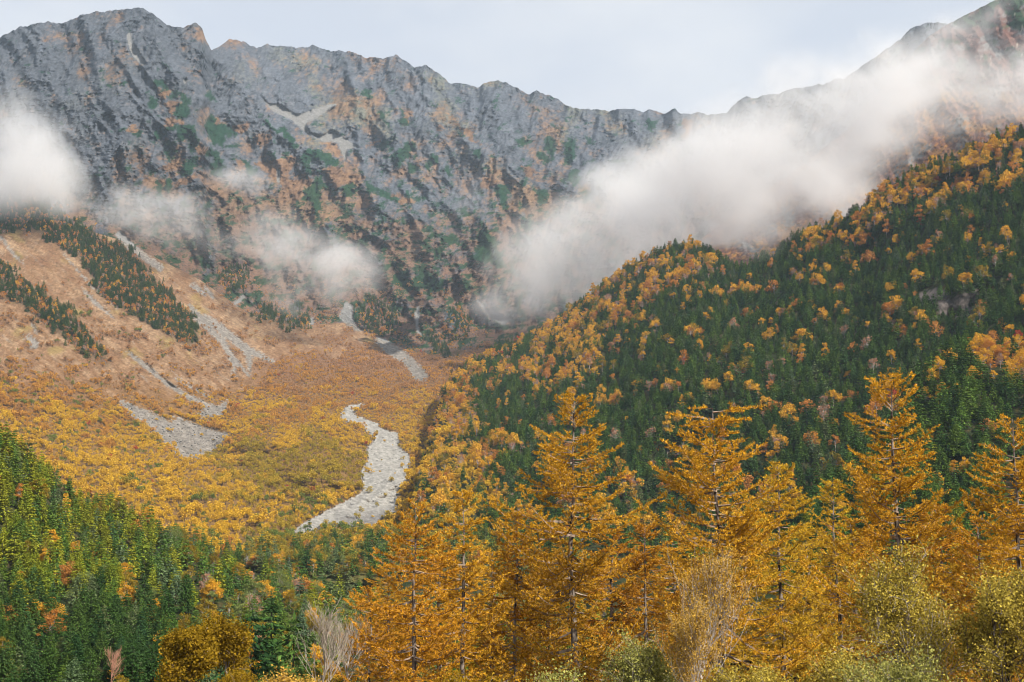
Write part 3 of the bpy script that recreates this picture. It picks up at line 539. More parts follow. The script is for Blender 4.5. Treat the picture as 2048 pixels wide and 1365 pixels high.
# one mesh pool per tone: whole-tree meshes for far trees, trunk + crown for near ones
FIRSH = [(fir_shape(s, False, 12.5, 3.3 + .5 * (s % 3), .25 + .06 * (s % 3))) for s in range(7)]
FIRHI = [(fir_shape(40 + s, True, 12.5, 3.3 + .6 * (s % 3), .34 + .08 * (s % 3))) for s in range(6)]
BRSH = [broad_shape(80 + s, False, 8 + (s * 7 % 5), 2.6 + .5 * (s * 3 % 5), 14 + 4 * (s % 4)) for s in range(7)]; BRHI = [broad_shape(120 + s, True) for s in range(3)]; BARE = [broad_shape(150 + s, False, 9, 2.8, bare=.72) for s in range(3)]
BAREHI = [broad_shape(155 + s, True, 9, 2.8, bare=.72) for s in range(2)]
SHRUB = [shrub_shape(200 + s) for s in range(4)]
pool_far, pool_near, pool_mid = {}, {}, {}
for tone, mt in FIR.items():
    pool_mid['fir', tone] = [two_parts('fir', s, M['bark'], mt) for s in FIRSH]; pool_far['fir', tone] = [src_obj('fir', s, M['bark'], mt) for s in FIRSH]; pool_near['fir', tone] = [two_parts('fir', s, M['bark'], mt) for s in FIRHI]
for tone, mt in GOLD.items():
    bare = tone == 'pinkish tan'
    pool_mid['broad', tone] = [two_parts('broadleaf', s, M['birchbark'], mt) for s in (BARE if bare else BRSH)]
    pool_far['broad', tone] = [src_obj('broadleaf', s, M['birchbark'], mt) for s in (BARE if bare else BRSH)]
    pool_near['broad', tone] = [two_parts('broadleaf', s, M['birchbark'], mt) for s in (BAREHI if bare else BRHI)]


for tone, mt in SCRUB.items(): pool_far['shrub', tone] = [src_obj('shrub', s, M['bark'], mt) for s in SHRUB]
# ------------------------------------------------------------------ plants: where they grow
def px(Y): return F / Y
def scatter(layer, u0, u1, v0, v1, dens, w, h, seed, front=()):
    """random points on a slope; dens(u,v) is the share of the surface covered"""
    r = np.random.default_rng(seed); st = 4.0
    gu, gv = np.meshgrid(np.arange(u0, u1, st), np.arange(v0, v1, st)); u = gu.ravel() + r.random(gu.size) * st; v = gv.ravel() + r.random(gu.size) * st
    ok = (v > layer.top(u) + .5) & (v < layer.bot(u)); u, v = u[ok], v[ok]
    for f in front:
        ok = v < f.top(u) + 4; u, v = u[ok], v[ok]
    Y = layer.depth(u, v); foot = (w * px(Y)) * (h * .42 * px(Y)); p = dens(u, v) * st * st / foot
    ok = r.random(len(u)) < p; u, v = u[ok], v[ok]
    return u, v, layer.pos(u, v)
TREES = []     # (kind, tone, P, scale, region, u, v)
r0 = np.random.default_rng(11)
def add(kind, tone, pts, smin, smax, region):
    u, v, P = pts
    for i in range(len(u)): TREES.append((kind, tone if isinstance(tone, str) else tone[i], P[i], smin + (smax - smin) * r0.random() ** 1.3, region, u[i], v[i]))
goldB = raster([[(850, 880), (900, 780), (960, 735), (1020, 700), (960, 780), (900, 850)], [(1000, 760), (1080, 680), (1150, 620), (1210, 575), (1240, 590), (1160, 660), (1080, 740), (1030, 780)],
 [(1090, 760), (1180, 690), (1215, 610), (1190, 590), (1330, 520), (1400, 500), (1420, 560), (1340, 590), (1270, 620), (1220, 680), (1160, 750), (1120, 790)],
 [(780, 1080), (820, 1000), (840, 900), (850, 830), (900, 800), (950, 850), (900, 880), (990, 870), (1010, 900), (960, 950), (900, 1010), (860, 1060)], [(1570, 500), (1700, 420), (1800, 380), (2048, 250), (2048, 330), (1900, 400), (1750, 440), (1640, 500)]], 10)
def goldfrac(u, v):
    n = fbm(u / 45 + 3, v / 38, 3); n5 = fbm(u / 26 + 40, v / 20, 3) + .35 * n; return np.clip(.02 + .80 * sst(.24, .36, n5) + 1.0 * msample(goldB, u, v) * sst(-.22, .06, fbm((u + .9 * v) / 34, (v - .5 * u) / 90, 4)) + .12 * sst(900, 1000, v) * sst(-.1, .3, n), 0, .97)
ub = scatter(B, 700, 2240, 230, 1130, lambda u, v: (2.6 - 2.0 * sst(980, 880, u - .25 * (v - 850))) * (1 - .85 * sst(.35, .7, msample(rockB, u, v) + .5 * fbm(u / 12, v / 12, 3))) * sst(700, 760, u), 4.6, 11.5, 1, front=(D,))
isg = r0.random(len(ub[0])) < goldfrac(ub[0], ub[1])
def sub(p, m): return p[0][m], p[1][m], p[2][m]
def pick(n, d):
    k = list(d); w = np.array([d[x] for x in k], float); return [k[i] for i in r0.choice(len(k), n, p=w / w.sum())]
gB = sub(ub, isg); fB = sub(ub, ~isg)
add('broad', pick(len(gB[0]), {'golden yellow': .50, 'orange': .22, 'pinkish tan': .16, 'red': .006, 'olive gold': .18}), gB, .6, 1.5, 'B')
add('fir', pick(len(fB[0]), {'dark green': .62, 'mid green': .30, 'grey-green': .08}), fB, .45, 1.0, 'B')
ud = scatter(D, 1300, 2240, 600, 1200, lambda u, v: 3.2 + 0 * u, 5.5, 14, 2)
isg = r0.random(len(ud[0])) < np.clip(.06 + .85 * sst(1930, 1975, ud[0]) * sst(800, 745, ud[1]) + .12 * sst(.1, .4, fbm(ud[0] / 40, ud[1] / 40, 3)), 0, 1)
gD, fD = sub(ud, isg), sub(ud, ~isg)
add('broad', pick(len(gD[0]), {'golden yellow': .75, 'orange': .2, 'pinkish tan': .05}), gD, .7, 1.05, 'D')
add('fir', pick(len(fD[0]), {'dark green': .45, 'mid green': .5, 'yellow-green': .05}), fD, .6, 1.1, 'D')
uc = scatter(C, -380, 1350, 560, 1410, lambda u, v: 3.0 + 0 * u, 4.0, 9.5, 3)
isg = r0.random(len(uc[0])) < .12 + .30 * sst(300, 520, uc[0])
gC, fC = sub(uc, isg), sub(uc, ~isg)
add('broad', pick(len(gC[0]), {'golden yellow': .34, 'olive gold': .26, 'orange': .06, 'pale green': .30, 'pinkish tan': .04}), gC, .4, .95, 'C')
yl = r0.random(len(fC[0])) < .92 * sst(480, 200, fC[0]) * sst(1260, 1160, fC[1])
tones = np.where(yl, np.where(r0.random(len(yl)) < .6, 'yellow-green', 'mid green'), np.array(pick(len(yl), {'mid green': .42, 'dark green': .2, 'grey-green': .22, 'yellow-green': .16})))
painted_shade = (fC[1] > 1225 + 40 * fbm(fC[0] / 60, fC[1] / 60, 2)) & (fC[0] < 370) & (r0.random(len(yl)) < .85); tones = np.where(painted_shade, 'dark green', tones)  # darker tone low on the left puts cloud shadow into the crown colour
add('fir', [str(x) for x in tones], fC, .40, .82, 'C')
us_ = scatter(A, -60, 1000, 390, 730, lambda u, v: 1.9 * sst(.35, .6, msample(mSPURW, u, v) + .9 * fbm(u / 16, v / 14, 4)) * sst(.02, .2, msample(mSPURW, u, v)), 4.0, 9, 4, front=(B,))
isg = r0.random(len(us_[0])) < np.clip(.30 + .5 * fbm(us_[0] / 25, us_[1] / 25, 2), .05, .8)
gS, fS = sub(us_, isg), sub(us_, ~isg)
add('broad', pick(len(gS[0]), {'orange': .55, 'golden yellow': .20, 'pinkish tan': .25}), gS, .5, .95, 'S')
add('fir', ['dark green'] * len(fS[0]), fS, .45, .95, 'S')
# trees on the floor behind the larches
uf = scatter(A, 300, 1250, 1060, 1160, lambda u, v: 3.0 * sst(1065, 1100, v + .06 * (u - 600)), 5.0, 10, 5, front=(C,))
isg = r0.random(len(uf[0])) < .45; gF, fF = sub(uf, isg), sub(uf, ~isg)
add('broad', pick(len(gF[0]), {'golden yellow': .25, 'olive gold': .45, 'orange': .15, 'pale green': .15}), gF, .55, .9, 'F')
add('fir', pick(len(fF[0]), {'dark green': .3, 'mid green': .4, 'grey-green': .3}), fF, .5, .9, 'F')

# scrub on the valley floor and turf slopes: nobody could count it
def scrub_dens(u, v):
    n1 = fbm(u / 40, v / 30, 4, .6)
    line = np.interp(u, [-400, 0, 200, 330, 480, 560, 700, 1000], [690, 730, 770, 800, 780, 720, 690, 700])
    d = 1.5 * sst(-20, 60, v - line + 60 * n1) + .75 * sst(.02, .3, n1 + .5 * fbm(u / 14, v / 9, 3)) * sst(520, 640, v)
    return d * np.maximum(.03, 1 - sst(.45, .85, np.maximum(msample(mSCREE, u, v), msample(mRIVER, u, v)) + .35 * fbm(u / 9, v / 7, 3))) * (1 - .9 * sst(.5, .7, msample(mSPUR, u, v)))
usc = scatter(A, -260, 1000, 560, 1130, scrub_dens, 4.6, 3.6, 6, front=(C,))
bk = (usc[1] < B.top(usc[0]) + 4) | (A.depth(usc[0], usc[1]) < B.depth(usc[0], usc[1]) + 12); usc = tuple(a[bk] for a in usc)
usb = scatter(B, 700, 1080, 680, 1150, lambda u, v: 1.5 * sst(1000, 890, u - .25 * (v - 850)), 4.6, 3.6, 16, front=(C,))
usc = tuple(np.concatenate([a, b]) for a, b in zip(usc, usb)); nA = len(usc[0]) - len(usb[0])
us2, vs2 = usc[0], usc[1]
rv = r0.random(len(us2)); jt = rv - .5
fld = (vs2 - 792) / 120 + 2.3 * fbm(us2 / 80, vs2 / 36, 4, .65) + .6 * jt          # tan -> orange -> gold down the valley
hump = np.exp(-((us2 - 610) / 190) ** 2 - ((vs2 - 945) / 75) ** 2) * 1.25 + sst(1010, 1080, vs2) * sst(430, 560, us2) + 1.2 * fbm(us2 / 60 + 8, vs2 / 30, 4) + .5 * jt
green = fbm(us2 / 60 + 30 + vs2 / 90, vs2 / 16 + 5, 4) * 1.5 + .5 * jt + .25 * sst(1030, 1090, vs2) * sst(520, 620, us2) + .5 * np.exp(-((us2 - 680) / 80) ** 2 - ((vs2 - 1005) / 45) ** 2)
tones = np.where((green > .45) & ((us2 < 330) | (vs2 > 1000)), 'scrub green', np.where(hump > .62, 'scrub olive', np.where(fld > .35, 'scrub gold', np.where(fld > -.45, 'scrub orange', 'scrub tan'))))
tones[r0.random(len(rv)) < .006] = 'red'; szn = np.clip(fbm(us2 / 40 + 15, vs2 / 18, 3) * 2.2, -.6, 1)

def copy_thing(name, meshes, P, s, rz, label, cat, group, sxy=1.0):
    if len(meshes) == 1:
        o = mk_obj(name, meshes[0]); root = o
    else:
        root = mk_obj(name, None); root.empty_display_size = .3
        for nm, me in zip(('trunk', 'crown'), meshes): mk_obj(nm, me, root)
    root.location = P; root.scale = (s * sxy, s * sxy, s); root.rotation_euler = (0, 0, rz)
    root['label'] = label; root['category'] = cat; root['group'] = group
    return root
RN = {'B': 'right mountainside', 'D': 'near right spur', 'C': 'left hillside', 'S': 'far rocky spur', 'F': 'valley floor'}
def place(t):
    k, tone, P, s, reg, u, v = t
    if reg == 'C':
        a = 'by the left edge' if u < 130 else 'mid-slope' if u < 330 else 'at its right foot' if u > 520 else 'right flank'
        b = 'high' if v < 1020 else 'low' if v > 1180 else 'halfway up'
        return f'{b} on the left hillside {a}'
    if reg == 'D': return ('near the crest' if v - D.top(np.array([u]))[0] < 70 else 'low') + ' on the near right spur' + (' at right' if u > 1940 else '')
    if reg == 'B': return ('near the skyline' if v - B.top(np.array([u]))[0] < 60 else 'low' if v > 900 else 'halfway up') + ' on the right mountainside' + (' by the river' if u < 1000 else ' behind the larches' if v > 800 else '')
    if reg == 'S': return 'on a wooded rocky spur above the turf slope'
    return 'on the valley floor behind the larches'
def vis(t): return -10 < t[5] < 2058 and -20 < t[6] < 1420
def score(t): return (t[3] * (14 if t[0] == 'fir' else 10)) / t[2][1]
indiv = set()
for kind in ('fir', 'broad'):
    c = sorted([i for i, t in enumerate(TREES) if t[0] == kind and vis(t)], key=lambda i: -score(TREES[i]))[:295]; indiv.update(c)
TU = np.array([t[5] for t in TREES]); TV = np.array([t[6] for t in TREES]); TY = np.array([t[2][1] for t in TREES])
def beside(i, pl):
    """names the nearest tree of another look standing next to this one"""
    k, tone = TREES[i][0], TREES[i][1]; d = np.hypot(TU - TU[i], TV - TV[i]) + .2 * np.abs(TY - TY[i])
    for j in np.argsort(d)[1:40]:
        q = TREES[j]
        if (q[0], q[1]) != (k, tone):
            left = TU[j] < TU[i]; nm = {'pinkish tan': 'half-bare'}.get(q[1], q[1].replace('golden yellow', 'golden').replace('olive gold', 'olive'))
            txt = f', {"right" if left else "left"} of {nm} {"fir" if q[0] == "fir" else "broadleaf"}'
            return txt
    return ''
rest = {}
SZ = lambda s: 'tall' if s > .95 else 'short' if s < .72 else 'mid-sized'
for i, t in enumerate(TREES):
    kind, tone, P, s, reg, u, v = t
    if i in indiv:
        near = reg in ('C', 'F', 'D')
        pool = (pool_near if near else pool_mid)[kind, tone]; me = pool[r0.integers(len(pool))]
        pl = place(t); wh = pl + beside(i, pl)
        if kind == 'fir': nm, cat, lab = 'fir_tree', 'fir tree', f'{SZ(s)} {tone} fir {wh}'
        else: nm, cat, lab = 'broadleaf_tree', 'broadleaf tree', f'{SZ(s)} {"half-bare" if tone == "pinkish tan" else tone} broadleaf tree {wh}'
        if len(lab.split()) > 16: lab = lab.split(',')[0]
        copy_thing(nm, me, P, s, r0.random() * 6.28, lab, cat, f'{tone} {cat}s {pl}', .85 + .4 * r0.random())
    else:
        rest.setdefault((kind, reg), []).append((tone, P, s))

def instancer(name, items, label, cat):
    """items: list of (mesh, P, scale) -> one object that carries all of them"""
    meshes = []; idx = {}
    for me, _, _ in items:
        if me.name not in idx: idx[me.name] = len(meshes); meshes.append(me)
    c = bpy.data.collections.new(name + '_sources')
    order = {}
    for k, me in enumerate(meshes):
        o = bpy.data.objects.new(f'{name}_source_{k:03d}', me); c.objects.link(o); order[me.name] = k
    P = np.array([p for _, p, _ in items], np.float32); me = bpy.data.meshes.new(name); me.vertices.add(len(P)); me.vertices.foreach_set('co', P.ravel())
    def at(n, ty, d, key='value'):
        a = me.attributes.new(n, ty, 'POINT'); a.data.foreach_set(key, np.asarray(d).ravel())
    at('pick', 'INT', np.array([order[m.name] for m, _, _ in items], np.int32))
    sc = np.array([s for _, _, s in items], np.float32); w = .85 + .4 * r0.random(len(sc)); at('size', 'FLOAT_VECTOR', np.stack([sc * w, sc * w, sc], 1).astype(np.float32), 'vector')
    rot = np.zeros((len(P), 3), np.float32); rot[:, 2] = r0.random(len(P)) * 6.28; at('turn', 'FLOAT_VECTOR', rot, 'vector')
    g = bpy.data.node_groups.new(name, 'GeometryNodeTree'); g.interface.new_socket('Geometry', in_out='INPUT', socket_type='NodeSocketGeometry'); g.interface.new_socket('Geometry', in_out='OUTPUT', socket_type='NodeSocketGeometry')
    gi = N(g, 'NodeGroupInput'); go = N(g, 'NodeGroupOutput'); ip = N(g, 'GeometryNodeInstanceOnPoints'); ci = N(g, 'GeometryNodeCollectionInfo')
    ci.inputs['Collection'].default_value = c; ci.inputs['Separate Children'].default_value = True; ci.inputs['Reset Children'].default_value = True
    def na(n, ty): x = N(g, 'GeometryNodeInputNamedAttribute', data_type=ty); x.inputs['Name'].default_value = n; return x.outputs['Attribute']
    l = g.links.new; l(gi.outputs[0], ip.inputs['Points']); l(ci.outputs[0], ip.inputs['Instance']); ip.inputs['Pick Instance'].default_value = True
    l(na('pick', 'INT'), ip.inputs['Instance Index']); l(na('turn', 'FLOAT_VECTOR'), ip.inputs['Rotation']); l(na('size', 'FLOAT_VECTOR'), ip.inputs['Scale']); l(ip.outputs[0], go.inputs[0])
    o = mk_obj(name, me, kind='stuff', label=label, category=cat); md = o.modifiers.new('plants', 'NODES'); md.node_group = g
    return o
def choose(kind, tone): p = pool_far[kind, tone]; return p[r0.integers(len(p))]
for (kind, reg), it in rest.items():
    nm = ('fir' if kind == 'fir' else 'broadleaf') + '_wood'
    lab = {'fir': 'close-packed dark green conifer wood on the ', 'broad': 'scattered gold and orange broadleaf crowns on the '}[kind] + RN[reg]
    instancer(nm, [(choose(kind, t), P, s) for t, P, s in it], lab, 'wood')
instancer('autumn_scrub', [(choose('shrub', str(tones[i])), usc[2][i], (.5 + .9 * r0.random() ** 1.5) * (1 + .5 * szn[i])) for i in range(len(us2))], 'orange and golden birch scrub covering the valley floor', 'scrub')
print('trees', len(TREES), 'scrub', len(us2), {k: len(v) for k, v in rest.items()})

# ------------------------------------------------------------------ foreground trees
LARCH = {'gold': leaf_mat('larch_needles_gold', [(.59, .32, .026)], .16, .5), 'amber': leaf_mat('larch_needles_amber', [(.55, .265, .022)], .16, .5), 'yellow': leaf_mat('larch_needles_yellow', [(.62, .39, .032)], .16, .5), 'brown': leaf_mat('larch_needles_brown', [(.50, .23, .02)], .16, .5)}
def larch(name, u, vtop, Y, R, seed, tone, label, flat_top=False, dens=1.0, kink=0.25, low=.03, group='golden larches in front of the valley'):
    r = np.random.default_rng(seed); base = unproj(np.array([u]), np.array([vtop + 8]), np.array([Y]))[0]; x, ztop = base[0], base[2]; gz = ground_z(x, Y); H = ztop - gz
    # trunk with small kinks
    nT = 22; t = np.linspace(0, 1, nT); off = np.cumsum(r.normal(size=(nT, 2)) * kink * .22, axis=0); off = gblur(off, 1.2, 0); off -= off[-1] * t[:, None]; off[0] = 0
    T = np.stack([off[:, 0], off[:, 1], t * H], 1); rad = .012 * H * (1 - t) ** .9 + .018
    tsegs = np.concatenate([T[:-1], T[1:], rad[:-1, None], rad[1:, None]], 1)
    tp = lambda z: np.array([np.interp(z, T[:, 2], T[:, 0]), np.interp(z, T[:, 2], T[:, 1]), z])
    bs, NC, ND = [], [], []
    nb = int(H * 7.4 * dens); zs = H * (low + (1 - low) * np.sort(r.random(nb) ** .9)); az = r.random() * 6
    for z in zs:
        s = 1 - z / H; az += 2.4 + r.normal() * .5
        prof = (s ** .62 if not flat_top else max(s, .12) ** .40) * (1.0 if s < .75 else 1.0)
        Lb = 1.22 * R * prof * (.34 + .82 * r.random() ** .9) + .25
        if r.random() < .07: Lb *= 1.25
        out = np.array([math.cos(az), math.sin(az), 0]); side = np.array([-out[1], out[0], 0]); n = 9; q = np.linspace(0, 1, n)
        sl = (.55 if s < .12 else .20 - .48 * s) + r.normal() * .13; curve = .34 + .22 * r.random()
        lift = Lb * (sl * q + curve * (q ** 2.2) * (.3 + s) - .12 * np.sin(q * 3.1) * s)
        if flat_top and s < .1: lift = Lb * (.10 * q + r.normal() * .05)
        wob = np.cumsum(r.normal(size=n)) * .022 * Lb
        pts = tp(z) + out * (q * Lb)[:, None] + side * wob[:, None]; pts[:, 2] += lift
        rb = .012 + .012 * Lb; bs.append(poly_segs(pts, rb * 1.25, .008))
        nl = max(3, int(Lb / .26)); dirs = np.gradient(pts, axis=0)
        L_all = [(pts, .22)]
        for j in range(nl):
            f = .16 + .84 * (j + r.random()) / nl; p0 = np.array([np.interp(f, q, pts[:, c]) for c in range(3)]); dd = np.array([np.interp(f, q, dirs[:, c]) for c in range(3)]); dd /= np.linalg.norm(dd)
            sg = 1 if (j % 2) else -1; l2 = (.20 + .34 * Lb * (1 - f) ** .7 + .12) * (.55 + .7 * r.random()); l2 = min(l2, 1.5)
            d2 = dd * .75 + side * sg * (.75 + .3 * r.random()) + np.array([0, 0, .05 + r.normal() * .22]); d2 /= np.linalg.norm(d2)
            m = 4; qq = np.linspace(0, 1, m)[:, None]; p2 = p0 + d2 * l2 * qq + np.array([0, 0, -.20]) * l2 * qq ** 1.5 + np.array([0, 0, .15 * l2]) * qq ** 3
            bs.append(poly_segs(p2[[0, 3]], .009, .004)); L_all.append((p2, .10))
        for pl, st in L_all:
            ln = np.linalg.norm(np.diff(pl, axis=0), axis=1).sum(); k = max(2, int(ln / .058)); f = (st + (1 - st) * r.random(k)) * (len(pl) - 1); i0 = np.minimum(f.astype(int), len(pl) - 2); fr = (f - i0)[:, None]
            c = pl[i0] * (1 - fr) + pl[i0 + 1] * fr; tan = pl[i0 + 1] - pl[i0]; tan /= np.linalg.norm(tan, axis=1)[:, None] + 1e-9
            NC.append(c); ND.append(tan)
    NC = np.concatenate(NC); ND = np.concatenate(ND)
    # each spur carries a brush of needles: two narrow blades leaning forward along the twig
    Vs, Fs_, o = [], [], 0
    for rep in range(3):
        n = len(NC); d = rdirs(n, r) * .8 + ND * .55 + np.array([0, 0, .30]); d /= np.linalg.norm(d, axis=1)[:, None]; ln = (.09 + .13 * r.random(n))[:, None]
        w = np.cross(d, rdirs(n, r)); w /= np.linalg.norm(w, axis=1)[:, None] + 1e-9; w *= (.018 + .014 * r.random(n))[:, None]
        c = NC + r.normal(size=(n, 3)) * .02; V = np.stack([c - w, c + w, c + d * ln + w * .3], 1).reshape(-1, 3)
        Vs.append(V); Fs_.append(np.arange(n * 3).reshape(-1, 3) + o); o += n * 3
    root = mk_obj(name, None); root.location = (x, Y, gz); root['label'] = label; root['category'] = 'larch'; root['group'] = group
    tv, tf = tubes(tsegs, 7); mk_obj('trunk', mk_mesh('larch_trunk', tv, [tf], [M['larchbark']], smooth=True), root)
    bv, bf = tubes(np.concatenate(bs), 3); mk_obj('branches', mk_mesh('larch_branches', bv, [bf], [M['larchtwig']]), root, kind='stuff')
    mk_obj('crown', mk_mesh('larch_crown', np.concatenate(Vs), Fs_, [LARCH[tone]]), root)
    LARCHES.append(root); return len(NC)
nn = 0
LARCHES = []
nn += larch('larch_tree', 830, 1000, 82, 3.6, 1, 'amber', 'amber larch leftmost of the foreground row, its top below the river mouth')
nn += larch('larch_tree', 925, 978, 86, 3.5, 2, 'gold', 'slender golden larch with pale bare tip, second from the left in the row')
nn += larch('larch_tree', 1030, 1020, 96, 3.4, 3, 'brown', 'low rusty larch tucked between the slender larch and the tall pale-trunked one')
nn += larch('larch_tree', 1148, 785, 90, 6.0, 4, 'gold', 'tall broad golden larch with pale upper trunk in the middle of the row', kink=.4)
nn += larch('larch_tree', 1425, 808, 80, 4.6, 5, 'gold', 'flat-topped golden larch with a dark trunk and no pointed tip', flat_top=True, kink=.45)
nn += larch('larch_tree', 1555, 925, 98, 4.6, 6, 'yellow', 'yellower larch filling the gap right of the flat-topped larch')
nn += larch('larch_tree', 1665, 955, 104, 3.2, 7, 'yellow', 'small pointed larch top left of the tallest larch')
nn += larch('larch_tree', 1782, 744, 84, 5.6, 8, 'gold', 'tallest golden larch with a sharp pale tip, right of centre', kink=.3)
nn += larch('larch_tree', 2025, 830, 80, 4.8, 9, 'gold', 'golden larch cut by the right edge of the picture')
nn += larch('larch_tree', 1955, 1030, 92, 3.6, 10, 'amber', 'lower amber larch between the tallest larch and the right edge')
nn += larch('larch_tree', 1290, 1040, 102, 3.8, 12, 'brown', 'rusty larch behind, between the broad larch and the flat-topped larch')
nn += larch('larch_tree', 735, 1175, 95, 3.0, 13, 'amber', 'small amber larch at the left end beside the bare grey tree')
kids = {id(o): [c for c in bpy.data.objects if c.parent == o] for o in LARCHES}
def second_row(src, u, vtop, Y, rz, label):
    o = LARCHES[src]; b = unproj(np.array([u]), np.array([vtop]), np.array([Y]))[0]; gz = ground_z(b[0], Y)
    Hs = max(v.co.z for v in [c for c in kids[id(o)] if c.name.startswith('trunk')][0].data.vertices); k = (b[2] - gz) / Hs
    c = o.copy(); COL.objects.link(c); c.location = (b[0], Y, gz); c.scale = (k * 1.45, k * 1.45, k); c.rotation_euler = (0, 0, rz); c['label'] = label
    for ch in kids[id(o)]:
        d = ch.copy(); COL.objects.link(d); d.parent = c
for i, a in enumerate([(0, 880, 1090, 112, 'dim larch in the second row between the two leftmost larches'), (1, 985, 1105, 116, 'low larch behind the slender larch, its top under the rusty one'), (2, 1225, 1060, 118, 'larch in the second row just right of the broad golden larch'), (4, 1345, 1085, 114, 'low larch behind, left of the flat-topped larch'),
  (5, 1490, 1030, 120, 'larch behind, in the notch right of the flat-topped larch'), (6, 1610, 1060, 122, 'low yellow larch behind the small pointed larch'), (0, 1700, 1045, 116, 'larch in the second row left of the tallest larch trunk'), (2, 1870, 1010, 118, 'larch in the second row just right of the tallest larch'),
  (5, 1930, 1090, 112, 'low yellow larch behind the leafy tree'), (1, 2080, 960, 110, 'larch behind, half outside the right edge'), (3, 1090, 1110, 110, 'wide low larch behind the broad golden larch, to its left'), (7, 780, 1130, 108, 'low larch behind the leftmost larch, to its left')]):
    second_row(a[0], a[1], a[2], a[3], i * 1.7 + .6, a[4])
print('tufts', nn)

def branching(seed, H, spread=.55, levels=4, kids=(5, 5, 4, 3), r0_=.14, up=.35, stems=1, wob=.12, tf=.58):
    r = np.random.default_rng(seed); segs, tips = [], []
    def grow(p, d, ln, rad, lev):
        n = 5; pts = [p]
        for i in range(n):
            d = d + r.normal(size=3) * wob + np.array([0, 0, up * .10]); d /= np.linalg.norm(d); pts.append(pts[-1] + d * ln / n)
        pts = np.array(pts); segs.append(poly_segs(pts, rad, rad * .45))
        if lev >= levels - 1: tips.append(pts[2:])
        if lev >= levels: return
        for k in range(kids[min(lev, len(kids) - 1)]):
            f = (.35 if lev or tf < .7 else .22) + (.65 if lev or tf < .7 else .76) * (k + r.random()) / kids[min(lev, len(kids) - 1)]; i = min(int(f * n), n - 1); q = pts[i] + (pts[i + 1] - pts[i]) * (f * n - i)
            a = rdirs(1, r)[0]; nd = d * .8 + a * spread * 1.3 + np.array([0, 0, up]); nd /= np.linalg.norm(nd)
            grow(q, nd, ln * ((.48 + .22 * r.random()) if lev or tf < .7 else (.50 - .30 * f + .15 * r.random())), rad * .5, lev + 1)
    for s in range(stems):
        a = r.random() * 6.28; lean = .05 if stems == 1 else .30
        grow(np.array([r.normal() * .15 * (stems > 1), r.normal() * .15 * (stems > 1), -.3]), np.array([math.cos(a) * lean, math.sin(a) * lean, 1.0]), H * tf, r0_, 0)
    return np.concatenate(segs), tips
def near_tree(name, u, vtop, Y, seed, label, cat, bark, leaf=None, nleaf=10, lsize=.11, spread=.55, kids=(6, 5, 4, 3), levels=3, up=.35, stems=1, rad=.13, puff=.10, tf=.58):
    b = unproj(np.array([u]), np.array([vtop]), np.array([Y]))[0]; gz = ground_z(b[0], Y); H = b[2] - gz
    segs, tips = branching(seed, H, spread, levels, kids, rad, up, stems, tf=tf); hmax = segs[:, 5].max(); k = H / hmax; segs[:, :8] *= k
    tv, tf = tubes(segs, 4); root = mk_obj(name, None, label=label, category=cat); root.location = (b[0], Y, gz)
    mk_obj('trunk', mk_mesh('trunk', tv, [tf], [bark], smooth=True), root)
    if leaf is not None:
        r = np.random.default_rng(seed + 99); C = np.concatenate([np.repeat(t * k, nleaf, 0) for t in tips]); C = C + r.normal(size=C.shape) * puff
        cv, cf = leaf_cloud(C, lsize, r, .3); mk_obj('crown', mk_mesh('crown', cv, [cf], [leaf]), root)
    return root
PALE = bark_mat('bark_pale', (.22, .18, .14), (.44, .38, .32)); REDB = bark_mat('bark_reddish', (.30, .15, .10), (.48, .28, .20))
near_tree('bare_tree', 637, 1190, 78, 21, 'leafless pale grey tree fanning upward beside the larches', 'bare tree', PALE, None, spread=.5, kids=(16, 7, 4, 3), up=.42, rad=.075, tf=.88)
near_tree('bare_tree', 700, 1215, 88, 22, 'thin leafless tree half hidden by the leftmost larch', 'bare tree', PALE, None, spread=.5, kids=(14, 6, 4, 3), up=.42, rad=.06, tf=.88)
LG = leaf_mat('willow_leaf', [(.31, .30, .08)], .3, .5); LY = leaf_mat('golden_willow_leaf', [(.27, .17, .014)], .3, .4); LO = leaf_mat('green_gold_leaf', [(.40, .31, .055)], .3, .6); LB = leaf_mat('birch_rust_leaf', [(.50, .31, .06)], .3, .5)
near_tree('golden_tree', 470, 1225, 105, 23, 'round-crowned olive gold tree left of the bare grey tree', 'broadleaf tree', M['birchbark'], LY, 9, .20, .7, (12, 6, 5, 3), 3, .2, rad=.13, puff=.26, tf=.8)
near_tree('golden_tree', 392, 1255, 102, 24, 'bushy olive gold tree lowest left of the round-crowned one', 'broadleaf tree', M['birchbark'], LY, 10, .20, .7, (11, 6, 5, 3), 3, .2, stems=2, rad=.12, puff=.28, tf=.8)
near_tree('birch_tree', 1400, 1075, 66, 25, 'slim white birch with rusty leaves in front of the flat-topped larch', 'birch', M['birchbark'], LB, 4, .09, .36, (20, 6, 4, 2), 3, .6, rad=.06, puff=.16, tf=.9)
near_tree('birch_tree', 1385, 1180, 62, 26, 'low two-stemmed birch with sparse rusty leaves at the bottom edge', 'birch', M['birchbark'], LB, 4, .085, .36, (12, 6, 4, 2), 3, .6, stems=2, rad=.045, puff=.12, tf=.9)
near_tree('leafy_tree', 1845, 1075, 68, 27, 'green-gold leafy tree with white forked trunk in front of the tallest larch', 'broadleaf tree', M['birchbark'], LO, 7, .13, .6, (12, 6, 5, 3), 3, .3, stems=2, rad=.11, puff=.25, tf=.85)
near_tree('leafy_tree', 1980, 1130, 66, 28, 'golden green leafy tree with dark forked trunk at the right edge', 'broadleaf tree', M['larchbark'], LO, 7, .13, .6, (12, 6, 5, 3), 3, .3, stems=2, rad=.11, puff=.25, tf=.85)
